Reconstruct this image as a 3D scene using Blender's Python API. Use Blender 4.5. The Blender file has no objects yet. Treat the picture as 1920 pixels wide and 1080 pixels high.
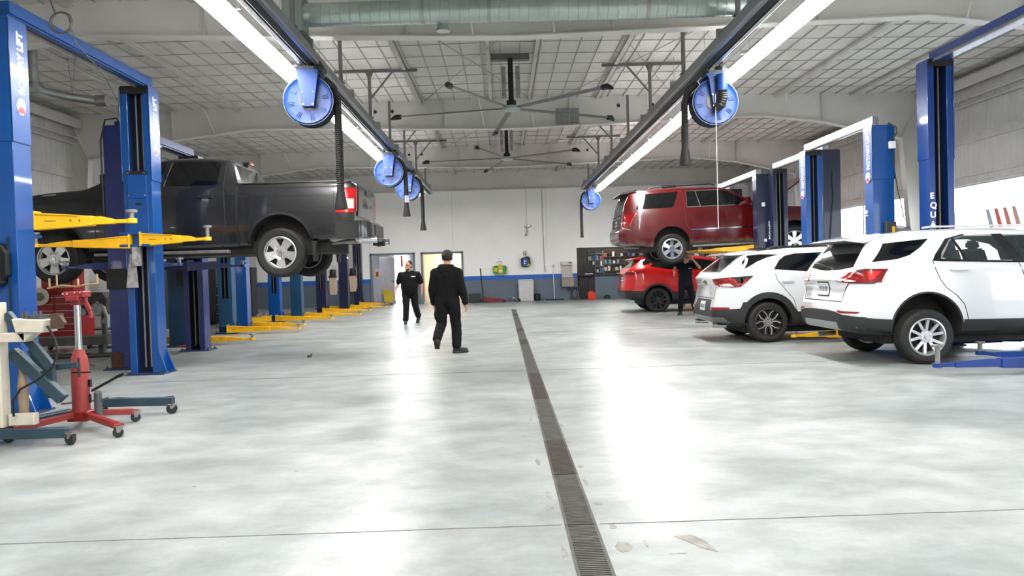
import bpy, bmesh, math, random
from mathutils import Vector, Matrix, Euler
from mathutils.bvhtree import BVHTree
random.seed(7)
SC = bpy.context.scene
COL = SC.collection
PI = math.pi
# ------------------------------------------------------------------ camera
cam_d = bpy.data.cameras.new('camera')
cam = bpy.data.objects.new('camera', cam_d)
COL.objects.link(cam)
cam_d.sensor_width = 36.0
cam_d.lens = 26.25
cam_d.clip_end = 400
cam.matrix_world = Matrix(((0.99948, 0.02966, -0.01291, 0.0),
                           (-0.01357, 0.02214, -0.99966, 0.0),
                           (-0.02937, 0.99931, 0.02253, 1.38),
                           (0, 0, 0, 1)))
SC.camera = cam
# ------------------------------------------------------------------ world / exposure
w = bpy.data.worlds.new('daylight'); SC.world = w; w.use_nodes = True
wn = w.node_tree; wn.nodes.clear()
wo = wn.nodes.new('ShaderNodeOutputWorld'); wb = wn.nodes.new('ShaderNodeBackground')
wb.inputs[0].default_value = (0.86, 0.93, 1.0, 1); wb.inputs[1].default_value = 4.0
wn.links.new(wb.outputs[0], wo.inputs[0])
SC.view_settings.view_transform = 'Standard'
SC.view_settings.look = 'None'
SC.view_settings.exposure = 1.42
SC.view_settings.gamma = 1.0
SC.view_settings.use_curve_mapping = False
TUBE_STRENGTH = 24.0
# ------------------------------------------------------------------ materials
MATS = {}
def _mix_noise(nt, col, amt, scale, stretch=(1, 1, 1), detail=4.0):
    """colour with a soft procedural mottling: returns the colour socket"""
    tc = nt.nodes.new('ShaderNodeTexCoord'); mp = nt.nodes.new('ShaderNodeMapping')
    mp.inputs['Scale'].default_value = stretch
    nt.links.new(tc.outputs['Object'], mp.inputs[0])
    n = nt.nodes.new('ShaderNodeTexNoise'); n.inputs['Scale'].default_value = scale
    n.inputs['Detail'].default_value = detail
    nt.links.new(mp.outputs[0], n.inputs[0])
    r = nt.nodes.new('ShaderNodeValToRGB')
    r.color_ramp.elements[0].position = .3; r.color_ramp.elements[1].position = .7
    a = [max(0, c * (1 - amt)) for c in col]; b = [min(1, c * (1 + amt)) for c in col]
    r.color_ramp.elements[0].color = (*a, 1); r.color_ramp.elements[1].color = (*b, 1)
    nt.links.new(n.outputs[0], r.inputs[0])
    return r.outputs[0], n
def mat(name, col, rough=.5, metal=0.0, noise=.06, scale=6, coat=0, emit=0, alpha=None, bump=0, stretch=(1, 1, 1), spec=None, trans=0):
    if name in MATS: return MATS[name]
    if not emit: col = tuple(c ** 1.22 for c in col)      # deeper, more contrasty paints
    m = bpy.data.materials.new(name); m.use_nodes = True
    nt = m.node_tree; p = nt.nodes['Principled BSDF']
    p.inputs['Roughness'].default_value = rough; p.inputs['Metallic'].default_value = metal
    p.inputs['Base Color'].default_value = (*col, 1)
    if noise:
        s, n = _mix_noise(nt, col, noise, scale, stretch)
        nt.links.new(s, p.inputs['Base Color'])
        if bump:
            b = nt.nodes.new('ShaderNodeBump'); b.inputs['Strength'].default_value = bump; b.inputs['Distance'].default_value = .01
            nt.links.new(n.outputs[0], b.inputs['Height']); nt.links.new(b.outputs[0], p.inputs['Normal'])
    if coat:
        p.inputs['Coat Weight'].default_value = coat; p.inputs['Coat Roughness'].default_value = .04
    if spec is not None: p.inputs['Specular IOR Level'].default_value = spec
    if trans: p.inputs['Transmission Weight'].default_value = trans
    if emit:
        p.inputs['Emission Color'].default_value = (*col, 1); p.inputs['Emission Strength'].default_value = emit
    if alpha is not None: p.inputs['Alpha'].default_value = alpha
    MATS[name] = m
    return m
# ------------------------------------------------------------------ mesh builder
class MB:
    def __init__(s): s.v = []; s.f = []; s.M = Matrix.Identity(4); s.marks = []
    def mark(s): s.marks.append((len(s.v), len(s.f))); return s
    def build_each(s, name, m=None, parent=None, **k):
        """one object per marked piece"""
        out = []; ms = s.marks + [(len(s.v), len(s.f))]
        for (a, fa), (c, fc) in zip(ms, ms[1:]):
            if c == a: continue
            q = MB(); q.v = s.v[a:c]; q.f = [tuple(i - a for i in f) for f in s.f[fa:fc]]; out.append(q.build(name, m, parent, **k))
        return out
    def add(s, vs, fs):
        k = len(s.v); s.v += [tuple(s.M @ Vector(p)) for p in vs]; s.f += [tuple(i + k for i in q) for q in fs]; return s
    def box(s, c, d, rz=0, rx=0, ry=0):
        M = Matrix.Translation(c) @ Euler((rx, ry, rz)).to_matrix().to_4x4()
        h = [x / 2 for x in d]
        vs = [M @ Vector((a * h[0], b * h[1], e * h[2])) for a in (-1, 1) for b in (-1, 1) for e in (-1, 1)]
        return s.add(vs, [(0, 1, 3, 2), (4, 6, 7, 5), (0, 4, 5, 1), (2, 3, 7, 6), (0, 2, 6, 4), (1, 5, 7, 3)])
    def bb(s, x0, x1, y0, y1, z0, z1): return s.box(((x0 + x1) / 2, (y0 + y1) / 2, (z0 + z1) / 2), (abs(x1 - x0), abs(y1 - y0), abs(z1 - z0)))
    def beam(s, p0, p1, w, h, up=(0, 0, 1)):
        p0 = Vector(p0); p1 = Vector(p1); d = p1 - p0; L = d.length; d = d / L; u = Vector(up)
        if abs(d.dot(u)) > .99: u = Vector((1, 0, 0))
        a = d.cross(u).normalized(); b = a.cross(d)
        vs = []
        for q in (p0, p1):
            for i, j in ((-1, -1), (1, -1), (1, 1), (-1, 1)): vs.append(q + a * (i * w / 2) + b * (j * h / 2))
        return s.add(vs, [(0, 1, 2, 3), (7, 6, 5, 4), (0, 4, 5, 1), (1, 5, 6, 2), (2, 6, 7, 3), (3, 7, 4, 0)])
    def tube(s, pts, r, n=8, r2=None, cap=True):
        pts = [Vector(p) for p in pts]; m = len(pts)
        rs = r if isinstance(r, (list, tuple)) else [r + ((r2 - r) * i / (m - 1) if r2 is not None else 0) for i in range(m)]
        vs = []; ref = None
        for i, p in enumerate(pts):
            d = (pts[min(i + 1, m - 1)] - pts[max(i - 1, 0)]).normalized()
            if ref is None: ref = Vector((0, 0, 1)) if abs(d.z) < .9 else Vector((1, 0, 0))
            a = d.cross(ref).normalized(); b = a.cross(d).normalized(); ref = b
            for k in range(n):
                t = 2 * PI * k / n; vs.append(p + (a * math.cos(t) + b * math.sin(t)) * rs[i])
        fs = []
        for i in range(m - 1):
            for k in range(n):
                k2 = (k + 1) % n; fs.append((i * n + k, i * n + k2, (i + 1) * n + k2, (i + 1) * n + k))
        if cap: fs += [tuple(range(n))[::-1], tuple((m - 1) * n + k for k in range(n))]
        return s.add(vs, fs)
    def lathe(s, prof, n=24, axis='z', c=(0, 0, 0), cap=True):
        vs = []
        for (r, h) in prof:
            for k in range(n):
                t = 2 * PI * k / n; a = r * math.cos(t); b = r * math.sin(t)
                p = {'z': (a, b, h), 'y': (a, h, b), 'x': (h, a, b)}[axis]
                vs.append((p[0] + c[0], p[1] + c[1], p[2] + c[2]))
        fs = []
        for i in range(len(prof) - 1):
            for k in range(n):
                k2 = (k + 1) % n; fs.append((i * n + k, i * n + k2, (i + 1) * n + k2, (i + 1) * n + k))
        if cap: fs += [tuple(range(n)), tuple((len(prof) - 1) * n + k for k in range(n))]
        return s.add(vs, fs)
    def prism(s, poly, a, b, axis='y'):
        """poly in the two other axes (order kept x<y<z) pushed from a to b along axis"""
        n = len(poly); vs = []
        for h in (a, b):
            for (u, v) in poly: vs.append({'y': (u, h, v), 'x': (h, u, v), 'z': (u, v, h)}[axis])
        return s.add(vs, [tuple(range(n)), tuple(n + k for k in range(n))[::-1]] + [(k, (k + 1) % n, n + (k + 1) % n, n + k) for k in range(n)])
    def build(s, name, m=None, parent=None, bevel=0, smooth=None, mods=None):
        me = bpy.data.meshes.new(name); me.from_pydata(s.v, [], s.f)
        bm = bmesh.new(); bm.from_mesh(me)
        bmesh.ops.recalc_face_normals(bm, faces=bm.faces)
        if bevel: bmesh.ops.bevel(bm, geom=list(bm.edges), offset=bevel, segments=2 if bevel > .01 else 1, affect='EDGES', clamp_overlap=True)
        bm.to_mesh(me); bm.free()
        return link(name, me, m, parent, smooth)
def link(name, me, m, parent=None, smooth=None):
    o = bpy.data.objects.new(name, me); COL.objects.link(o)
    if m is not None:
        for q in (m if isinstance(m, (list, tuple)) else [m]): me.materials.append(q)
    if parent is not None: o.parent = parent
    if smooth is not False:
        me.shade_smooth(); me.set_sharp_from_angle(angle=math.radians(smooth or 35))
    return o
def tag(o, label=None, cat=None, group=None, kind=None):
    if label: o['label'] = label
    if cat: o['category'] = cat
    if group: o['group'] = group
    if kind: o['kind'] = kind
    return o
def thing(name, label, cat, loc=(0, 0, 0), rz=0, group=None):
    o = bpy.data.objects.new(name, None); COL.objects.link(o); o.empty_display_size = .2
    o.location = loc; o.rotation_euler = (0, 0, rz)
    return tag(o, label, cat, group)
def struct(o): o['kind'] = 'structure'; return o
def dup(root, loc=None, rz=None, label=None):
    r = root.copy(); COL.objects.link(r)
    if loc is not None: r.location = loc
    if rz is not None: r.rotation_euler = (0, 0, rz)
    if label: r['label'] = label
    for ch in list(root.children):
        c = ch.copy(); COL.objects.link(c); c.parent = r
        for g in list(ch.children):
            d = g.copy(); COL.objects.link(d); d.parent = c
    return r
def bake(o):
    """apply the modifiers of o into its mesh"""
    dg = bpy.context.evaluated_depsgraph_get(); dg.update()
    me = bpy.data.meshes.new_from_object(o.evaluated_get(dg), preserve_all_data_layers=False, depsgraph=dg)
    old = o.data; o.modifiers.clear(); o.data = me
    if old.users == 0: bpy.data.meshes.remove(old)
    return o
def letters(txt, size, name, m, parent, M, ext=.002, bold=.0, align='LEFT', sx=1):
    cu = bpy.data.curves.new('writing', 'FONT'); cu.body = txt; cu.size = size; cu.extrude = ext; cu.offset = bold; cu.align_x = align
    o = bpy.data.objects.new('writing', cu); COL.objects.link(o)
    dg = bpy.context.evaluated_depsgraph_get(); dg.update()
    me = bpy.data.meshes.new_from_object(o.evaluated_get(dg)); bpy.data.objects.remove(o); bpy.data.curves.remove(cu)
    me.transform(M @ Matrix.Diagonal((sx, 1, 1, 1))); me.materials.clear()
    return link(name, me, m, parent, False)
def interp(P, x):
    if x <= P[0][0]: return P[0][1]
    for (a, b), (c, d) in zip(P, P[1:]):
        if x <= c:
            t = (x - a) / (c - a) if c > a else 0
            return b + (d - b) * t
    return P[-1][1]
# shared materials
WHITE = mat('white_steel_paint', (.62, .605, .575), .55, noise=.05, scale=2)
GREYM = mat('galvanised_steel', (.42, .44, .45), .38, .8, noise=.12, scale=5)
DGREY = mat('dark_grey_paint', (.10, .105, .115), .5)
BLACK = mat('black_plastic', (.012, .012, .013), .45)
RUB = mat('black_rubber', (.022, .021, .020), .72, noise=.15, scale=20)
CHROME = mat('chrome', (.74, .74, .75), .12, 1.0, noise=0)
BLUE = mat('lift_blue_paint', (.001, .088, .29), .32, noise=.08, scale=3, coat=.3)
PURP = mat('lift_violet_blue_paint', (.018, .032, .17), .34, noise=.12, scale=3, coat=.3)
TEAL = mat('lift_faded_blue_paint', (.008, .08, .16), .45, noise=.2, scale=3)
NAVY = mat('lift_navy_paint', (.014, .022, .07), .38, noise=.15, scale=3, coat=.2)
ARMB = mat('arm_blue_paint', (.004, .055, .26), .35, noise=.1)
YEL = mat('arm_yellow_paint', (.85, .50, .012), .42, noise=.1, scale=7)
RED = mat('tool_red_paint', (.42, .018, .014), .38, noise=.12, scale=8)
INK = mat('white_lettering', (.85, .87, .9), .5, noise=0)
STEEL = mat('worn_steel', (.33, .32, .31), .4, .7, noise=.2, scale=9)
# ================================================================== THE BUILDING
XL, XR, YB, YF = -11.2, 11.4, -9.0, 34.2
DX0, DX1, DY1 = .300, .470, 27.0      # drain channel
FRAMES = [-3.1, 4.5, 12.1, 19.8, 27.0]
def roofz(x): return 5.98 - .014 * abs(x - .3)
# floor ------------------------------------------------------------
def floor_mat():
    m = bpy.data.materials.new('sealed_white_concrete'); m.use_nodes = True; nt = m.node_tree; p = nt.nodes['Principled BSDF']
    tc = nt.nodes.new('ShaderNodeTexCoord')
    def noise(sc, st, det=6, rough=.55, dist=0.0):
        mp = nt.nodes.new('ShaderNodeMapping'); mp.inputs['Scale'].default_value = st; nt.links.new(tc.outputs['Object'], mp.inputs[0])
        n = nt.nodes.new('ShaderNodeTexNoise'); n.inputs['Scale'].default_value = sc; n.inputs['Detail'].default_value = det
        n.inputs['Roughness'].default_value = rough; n.inputs['Distortion'].default_value = dist
        nt.links.new(mp.outputs[0], n.inputs[0]); return n
    def ramp(n, a, b, ca, cb):
        r = nt.nodes.new('ShaderNodeValToRGB'); e = r.color_ramp.elements
        e[0].position = a; e[1].position = b; e[0].color = (*ca, 1); e[1].color = (*cb, 1); nt.links.new(n.outputs[0], r.inputs[0]); return r
    def mul(a, b, mode='MULTIPLY', fac=1.0):
        x = nt.nodes.new('ShaderNodeMix'); x.data_type = 'RGBA'; x.blend_type = mode; x.inputs[0].default_value = fac
        nt.links.new(a, x.inputs[6]); nt.links.new(b, x.inputs[7]); return x.outputs[2]
    big = ramp(noise(.55, (1, 1.0, 1), 5, .6, .6), .34, .66, (.215, .238, .238), (.385, .403, .40))
    mid = ramp(noise(2.1, (1, 1.4, 1), 6, .62, 0), .36, .62, (.72, .71, .685), (1, 1, 1))
    fine = ramp(noise(26, (1, 1, 1), 3, .6), .25, .6, (.93, .93, .92), (1, 1, 1))
    c = mul(mul(big.outputs[0], mid.outputs[0]), fine.outputs[0])
    p.inputs['Specular IOR Level'].default_value = .30
    nt.links.new(c, p.inputs['Base Color'])
    rr = nt.nodes.new('ShaderNodeMapRange'); rr.inputs[3].default_value = .26; rr.inputs[4].default_value = .44
    nt.links.new(noise(1.7, (1, 1, 1), 5, .6, 0).outputs[0], rr.inputs[0]); nt.links.new(rr.outputs[0], p.inputs['Roughness'])
    b = nt.nodes.new('ShaderNodeBump'); b.inputs['Strength'].default_value = .25; b.inputs['Distance'].default_value = .006
    nt.links.new(noise(3.2, (1, 1, 1), 3, .5, 0).outputs[0], b.inputs['Height']); nt.links.new(b.outputs[0], p.inputs['Normal'])
    return m
fm = floor_mat()
b = MB()
b.bb(XL - .3, DX0, YB, YF + 6, -.25, 0); b.bb(DX1, XR + .3, YB, YF + 6, -.25, 0)
b.bb(DX0, DX1, DY1, YF + 6, -.25, 0)
floor = struct(b.build('floor', fm, smooth=False))
# joints and chips in the concrete (thin fillers that lie in the slab's surface)
JM = mat('joint_filler', (.16, .155, .145), .8, noise=.3, scale=30)
b = MB()
def crack(pts, wd):
    for (p, q) in zip(pts, pts[1:]):
        b.beam((p[0], p[1], .0006), (q[0], q[1], .0006), wd, .002)
for jy in (4.0, 10.3, 16.6, 22.9):
    for x0, x1 in ((XL, DX0 - .02), (DX1 + .02, XR)):
        x = x0; pts = [(x, jy)]
        while x < x1:
            x = min(x1, x + random.uniform(.15, .5)); pts.append((x, jy + random.uniform(-.006, .006)))
        crack(pts, .008 if jy < 5 else .011)
for jx in (-7.2, 7.8): crack([(jx, YB), (jx, YF)], .01)
struct(b.build('trim_1', JM, smooth=False))
b = MB()
CHIP = mat('chipped_concrete', (.30, .29, .27), .8, noise=.3, scale=12)
def chip(cx, cy, rx, ry, n=9):
    vs = [(cx + rx * math.cos(2 * PI * k / n) * random.uniform(.6, 1.2), cy + ry * math.sin(2 * PI * k / n) * random.uniform(.6, 1.2)) for k in range(n)]
    b.prism(vs, -.002, .0012, 'z')
for c in ((.21, 5.9, .05, .06), (.16, 6.2, .035, .03), (.22, 5.35, .02, .10), (.25, 4.55, .018, .09), (.235, 4.3, .03, .05), (.50, 5.95, .03, .03), (.51, 5.2, .02, .06),
          (.53, 4.35, .04, .03), (.56, 3.65, .04, .09), (.55, 3.95, .02, .05), (.265, 3.6, .015, .12), (.5, 4.8, .015, .07), (.68, 3.7, .012, .05),
          (.23, 6.9, .018, .08), (.49, 6.6, .018, .06), (-2.1, 5.0, .02, .012), (-1.5, 5.3, .02, .01), (.80, 3.55, .05, .008)): chip(*c)
b.prism([(.84, 3.78), (.93, 3.80), (.98, 3.70), (1.0, 3.55), (.94, 3.60), (.90, 3.68)], -.002, .0014, 'z')
struct(b.build('trim_2', CHIP, smooth=False))
b = MB(); b.bb(DX0, DX1, YB, DY1, -.24, -.20); struct(b.build('trim_3', mat('drain_channel', (.03, .03, .028), .8), smooth=False))
# grate sections ----------------------------------------------------
GR = mat('grate_iron', (.15, .145, .135), .55, .5, noise=.25, scale=8)
GR2 = mat('grate_iron_browned', (.10, .085, .075), .6, .4, noise=.3, scale=8)
b = MB(); gw = (DX1 - DX0) - .012
for sx in (-1, 1): b.bb(sx * gw / 2 - .008, sx * gw / 2 + .008, .003, .997, -.025, .0015)
k = .012
while k < .995:
    b.bb(-gw / 2, gw / 2, k, k + .011, -.02, .001); k += .0215
g0 = b.build('drain_grate', GR, smooth=False)
tag(g0, 'slotted iron grate section in the long floor drain', 'drain grate', 'drain grate sections')
g0.location = ((DX0 + DX1) / 2, 2.0, 0)
me2 = g0.data.copy(); me2.materials.clear(); me2.materials.append(GR2)
for i in range(1, 25):
    g = g0.copy(); COL.objects.link(g); g.location.y = 2.0 + i
    if i in (3, 6, 7, 12, 15, 21): g.data = me2
# ceiling -----------------------------------------------------------
CEIL = mat('white_ceiling_liner', (.66, .645, .615), .75, noise=.07, scale=1.6, bump=.3)
RIBM = mat('ceiling_band', (.44, .43, .405), .6, noise=.15, scale=3)
b = MB()
nx = 14
xs = [XL + (XR - XL) * i / 55 for i in range(56)]
# pillowed liner: every cell between ribs sags a little
cy = []
y = YB
while y < YF: cy.append(y); y += .4
cy.append(YF)
vs = []; fs = []
NX = 56 * 2
gx = [XL + (XR - XL) * i / NX for i in range(NX + 1)]
for j, yy in enumerate(cy):
    for i, xx in enumerate(gx):
        sag = .035 * (i % 2) * (j % 2) + .006 * random.random()
        vs.append((xx, yy, roofz(xx) - sag))
W_ = NX + 1
for j in range(len(cy) - 1):
    for i in range(NX): fs.append((j * W_ + i, j * W_ + i + 1, (j + 1) * W_ + i + 1, (j + 1) * W_ + i))
b.add(vs, fs)
struct(b.build('ceiling', CEIL, smooth=180))
b = MB()
for i in range(0, NX + 1, 2): b.bb(gx[i] - .008, gx[i] + .008, YB, YF, roofz(gx[i]) - .032, roofz(gx[i]) - .002)
for j in range(0, len(cy) - 1, 2):
    for x0, x1 in ((XL, .3), (.3, XR)):
        b.beam((x0, cy[j], roofz(x0) - .022), (x1, cy[j], roofz(x1) - .022), .010, .012)
struct(b.build('trim_4', RIBM, smooth=False))
# purlins with conduit ---------------------------------------------
PW = mat('purlin_paint', (.58, .565, .54), .6, noise=.1, scale=3)
b = MB()
for x in (-8.6, -6.8, -4.8, -2.0, -.15, .85, 2.65, 5.0, 7.4, 9.4):
    z = roofz(x)
    b.bb(x - .03, x + .03, YB, YF, z - .10, z - .03); b.bb(x - .05, x - .03, YB, YF, z - .10, z - .085); b.bb(x + .075, x + .10, YB, YF, z - .075, z - .05)
struct(b.build('trim_5', PW, smooth=False))
# rigid frames -------------------------------------------------------
FR = mat('frame_white_paint', (.68, .665, .635), .55, noise=.06, scale=1.2)
def frame(n, Y, end=False):
    b = MB(); t = .012
    low = [(-10.7, 4.6), (-8.5, 5.06), (-6.4, 5.30), (.3, 5.13), (6.95, 5.30), (8.6, 5.10), (10.7, 4.6)]
    # web
    poly = [(x, z) for x, z in low] + [(XR, roofz(XR)), (.3, roofz(.3)), (XL, roofz(XL))]
    for (p, q) in zip(low, low[1:]):
        b.prism([p, q, (q[0], roofz(q[0]) - .01), (p[0], roofz(p[0]) - .01)], Y - t / 2, Y + t / 2)
        b.beam((p[0], Y, p[1]), (q[0], Y, q[1]), .22, .02)
    for s, xi, xo in ((-1, -10.7, XL), (1, 10.7, XR)):
        b.prism([(xi, 4.6), (xi + s * .35, 0), (xo, 0), (xo, roofz(xo) - .01), (xi, roofz(xi) - .01)], Y - t / 2, Y + t / 2)
        b.beam((xi, Y, 4.6), (xi + s * .35, Y, 0), .22, .02); b.bb(xo - .01, xo + .01, Y - .11, Y + .11, 0, 5.7)
        b.prism([(xi, 4.62), (xi + s * .02, 4.6), (xo, 5.75), (xo, 5.8)], Y - .1, Y + .1)
    for x in (-8.5, -4.6, -1.4, 1.9, 5.2, 8.6): b.bb(x - .006, x + .006, Y - .1, Y + .1, interp(low, x), roofz(x) - .05)
    # flange braces
    for x in (-7.4, -3.4, -.35, .95, 4.0, 7.6):
        zb = interp(low, x) + .03
        b.tube([(x, Y - .1, zb), (x - .12, Y - .55, roofz(x) - .08)], .018, 6)
    return struct(b.build('trim_%d' % n, FR, smooth=False))
for i, Y in enumerate(FRAMES): frame(6 + i, Y)
# small plates and cross rods
b = MB()
for Y0, Y1 in zip(FRAMES[1:], FRAMES[2:]):
    for x0, x1 in ((-1.9, .9), (4.6, 1.6)):
        b.tube([(x0, Y0 + .3, 5.86), (x1, Y1 - .2, 5.86)], .008, 5); b.tube([(x1, Y0 + .3, 5.86), (x0, Y1 - .2, 5.86)], .008, 5)
struct(b.build('trim_12', GREYM, smooth=False))
b = MB(); b.bb(1.55, 2.15, 19.72, 19.78, 5.25, 5.62); struct(b.build('trim_13', mat('grey_panel', (.30, .30, .30), .6), smooth=False))
b = MB()
for Y in (12.05, 19.75, 26.95):
    for x in (-3.2, -2.75, 4.1, 4.55, 3.2): b.lathe([(.045, 0), (.045, -.02)], 8, 'y', (x, Y, 5.66))
struct(b.build('trim_14', mat('bolt_hole_dark', (.06, .06, .055), .8), smooth=False))
# front (far) wall -----------------------------------------------------
WALLW = mat('white_wall_paint', (.93, .925, .905), .6, noise=.03, scale=1)
WALLG = mat('slate_grey_wainscot', (.165, .205, .255), .5, noise=.06, scale=1)
STRB = mat('blue_stripe_paint', (.03, .17, .55), .5, noise=.04)
TRIMG = mat('grey_door_frame', (.20, .225, .26), .5)
ZS0, ZS1 = 1.0, 1.2
OPEN = [(-6.0, -3.95, 0, 2.36), (-3.68, -1.75, 0, 2.36), (3.45, 8.9, 0, 2.36)]
def wall_band(z0, z1, m, name, yoff=0):
    b = MB(); x = XL
    for (a, c, o0, o1) in OPEN:
        b.bb(x, a, YF - yoff, YF + .2, z0, z1)
        if z1 > o1: b.bb(a, c, YF - yoff, YF + .2, max(z0, o1), z1)
        x = c
    b.bb(x, XR, YF - yoff, YF + .2, z0, z1)
    return struct(b.build(name, m, smooth=False))
wall_band(1.2, 2.36, WALLW, 'wall_far'); 
b = MB(); b.bb(XL, XR, YF, YF + .2, 2.36, 6.1); struct(b.build('wall_far_upper', WALLW, smooth=False))
wall_band(1.0, 1.2, STRB, 'wall_far_stripe', .004)
wall_band(0, 1.0, WALLG, 'wall_far_wainscot', .002)
b = MB(); b.bb(XL, XR, YF - .14, YF - .004, 5.13, 5.98); b.bb(XL, XR, YF - .25, YF - .004, 5.10, 5.13); struct(b.build('trim_15', FR, smooth=False))
b = MB()
for x in (-6.0, -2.2, 2.1, 6.4): b.bb(x - .004, x + .004, YF - .006, YF, 2.4, 5.1)
struct(b.build('trim_16', mat('panel_seam', (.45, .45, .44), .6), smooth=False))
# door frames
def dframe(n, a, c, h):
    b = MB(); t = .09
    b.bb(a, a + t, YF - .06, YF + .24, 0, h); b.bb(c - t, c, YF - .06, YF + .24, 0, h); b.bb(a, c, YF - .06, YF + .24, h - t, h)
    return struct(b.build('door_%d' % n, TRIMG, bevel=.004, smooth=False))
d1 = dframe(1, -6.0, -3.95, 2.36); d2 = dframe(2, -3.68, -1.75, 2.36)
# rooms behind the openings
b = MB(); b.bb(-6.5, -3.8, YF + 2.9, YF + 3.0, 0, 2.6); b.bb(-6.55, -6.45, YF + .2, YF + 3, 0, 2.6); b.bb(-3.86, -3.78, YF + .2, YF + 3, 0, 2.6); b.bb(-6.5, -3.8, YF + .2, YF + 3, 2.6, 2.7)

struct(b.build('wall_vestibule', mat('vestibule_grey', (.40, .40, .42), .6), smooth=False))
b = MB(); b.bb(-3.8, -1.2, YF + 2.4, YF + 2.5, 0, 2.6); b.bb(-1.3, -1.2, YF + .2, YF + 2.5, 0, 2.6); b.bb(-3.8, -1.2, YF + .2, YF + 2.5, 2.6, 2.7)
struct(b.build('wall_office', mat('warm_cream_wall', (.86, .80, .68), .6), smooth=False))
b = MB(); b.bb(3.2, 9.2, YF + 3.6, YF + 3.7, 0, 2.7); b.bb(3.3, 3.4, YF + .2, YF + 3.6, 0, 2.7); b.bb(9.0, 9.1, YF + .2, YF + 3.6, 0, 2.7); b.bb(3.3, 9.1, YF + .2, YF + 3.6, 2.6, 2.7)
struct(b.build('wall_parts_room', mat('parts_room_wall', (.42, .40, .38), .7), smooth=False))
# room lamps (fixtures inside these rooms)
def room_lamp(x, y, z, label, col, s):
    b = MB(); b.bb(x - .3, x + .3, y - .15, y + .15, z - .05, z - .005)
    o = b.build('ceiling_lamp', mat('lamp_panel_' + str(len(MATS)), col, .5, noise=0, emit=s), smooth=False)
    tag(o, label, 'lamp')
room_lamp(-2.6, YF + 1.3, 2.6, 'warm ceiling lamp inside the lit office doorway', (1, .86, .62), 40)
room_lamp(5.4, YF + 1.6, 2.6, 'ceiling lamp over the shelves in the parts room', (1, .93, .82), 14)
room_lamp(-5.7, YF + .9, 2.6, 'ceiling lamp in the vestibule behind the grey doorway', (.95, .97, 1), 8)
# side walls -----------------------------------------------------------
CORR = mat('ribbed_metal_liner', (.60, .59, .575), .5, noise=.05, scale=2)
def ribwall(name, X, sgn, z0, z1, y0, y1, m=CORR):
    b = MB(); y = y0; pts = []
    while y < y1:
        for dy, dx in ((0, 0), (.10, 0), (.115, .012), (.15, .012), (.165, 0)):
            if y + dy <= y1: pts.append((X - sgn * dx, y + dy))
        y += .2
    pts.append((X, y1)); pts += [(X + sgn * .12, y1), (X + sgn * .12, y0)]
    b.prism(pts, z0, z1, 'z'); return struct(b.build(name, m, smooth=False))
LD = [(-7, -1.5), (.5, 4.0), (6.2, 9.6), (13.6, 17.0), (21.4, 25.6), (28.6, 33.0)]          # left doors (y ranges)
RD = [(-7.5, -3.6), (-2.6, 4.0), (5.0, 11.7), (12.6, 19.2), (20.4, 26.4)]                   # right daylight openings
DH = 3.15
ribwall('wall_right', XR, 1, DH, 6.0, YB, YF)
ribwall('wall_left', XL, -1, DH, 6.0, YB, YF)
def lower(name, X, s, D, sill):
    b = MB(); y = YB
    for (a, c) in D:
        b.bb(X, X + s * .12, y, a, 0, DH)
        if sill: b.bb(X, X + s * .12, a, c, 0, sill)
        y = c
    b.bb(X, X + s * .12, y, YF, 0, DH)
    return struct(b.build(name, CORR, smooth=False))
lower('wall_right_lower', XR, 1, RD, .0)
lower('wall_left_lower', XL, -1, LD, 0)
b = MB()
for X, s in ((XR, -1), (XL, 1)):
    b.tube([(X + s * .10, YB, 5.05), (X + s * .10, YF, 5.05)], .03, 8)
    b.tube([(X + s * .22, YB, 5.18), (X + s * .22, YF, 5.18)], .022, 8)
    b.bb(X + s * .02, X + s * .30, YB, YF, 5.62, 5.66); b.bb(X + s * .27, X + s * .30, YB, YF, 5.42, 5.62)
    b.bb(X, X + s * .06, YB, YF, 4.15, 4.35)
    b.bb(X, X + s * .05, YB, YF, DH, DH + .06); b.bb(X, X + s * .04, YB, YF, DH + .2, DH + .24)
struct(b.build('trim_17', PW, smooth=False))
b = MB(); b.bb(XL - .1, XR + .1, YB - .1, YB, 0, 6.1); struct(b.build('wall_near', CORR, smooth=False))
b = MB(); b.bb(XL - .3, XR + .3, YB - .2, YF + .3, 6.06, 6.12); struct(b.build('roof_deck', WHITE, smooth=False))
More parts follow.
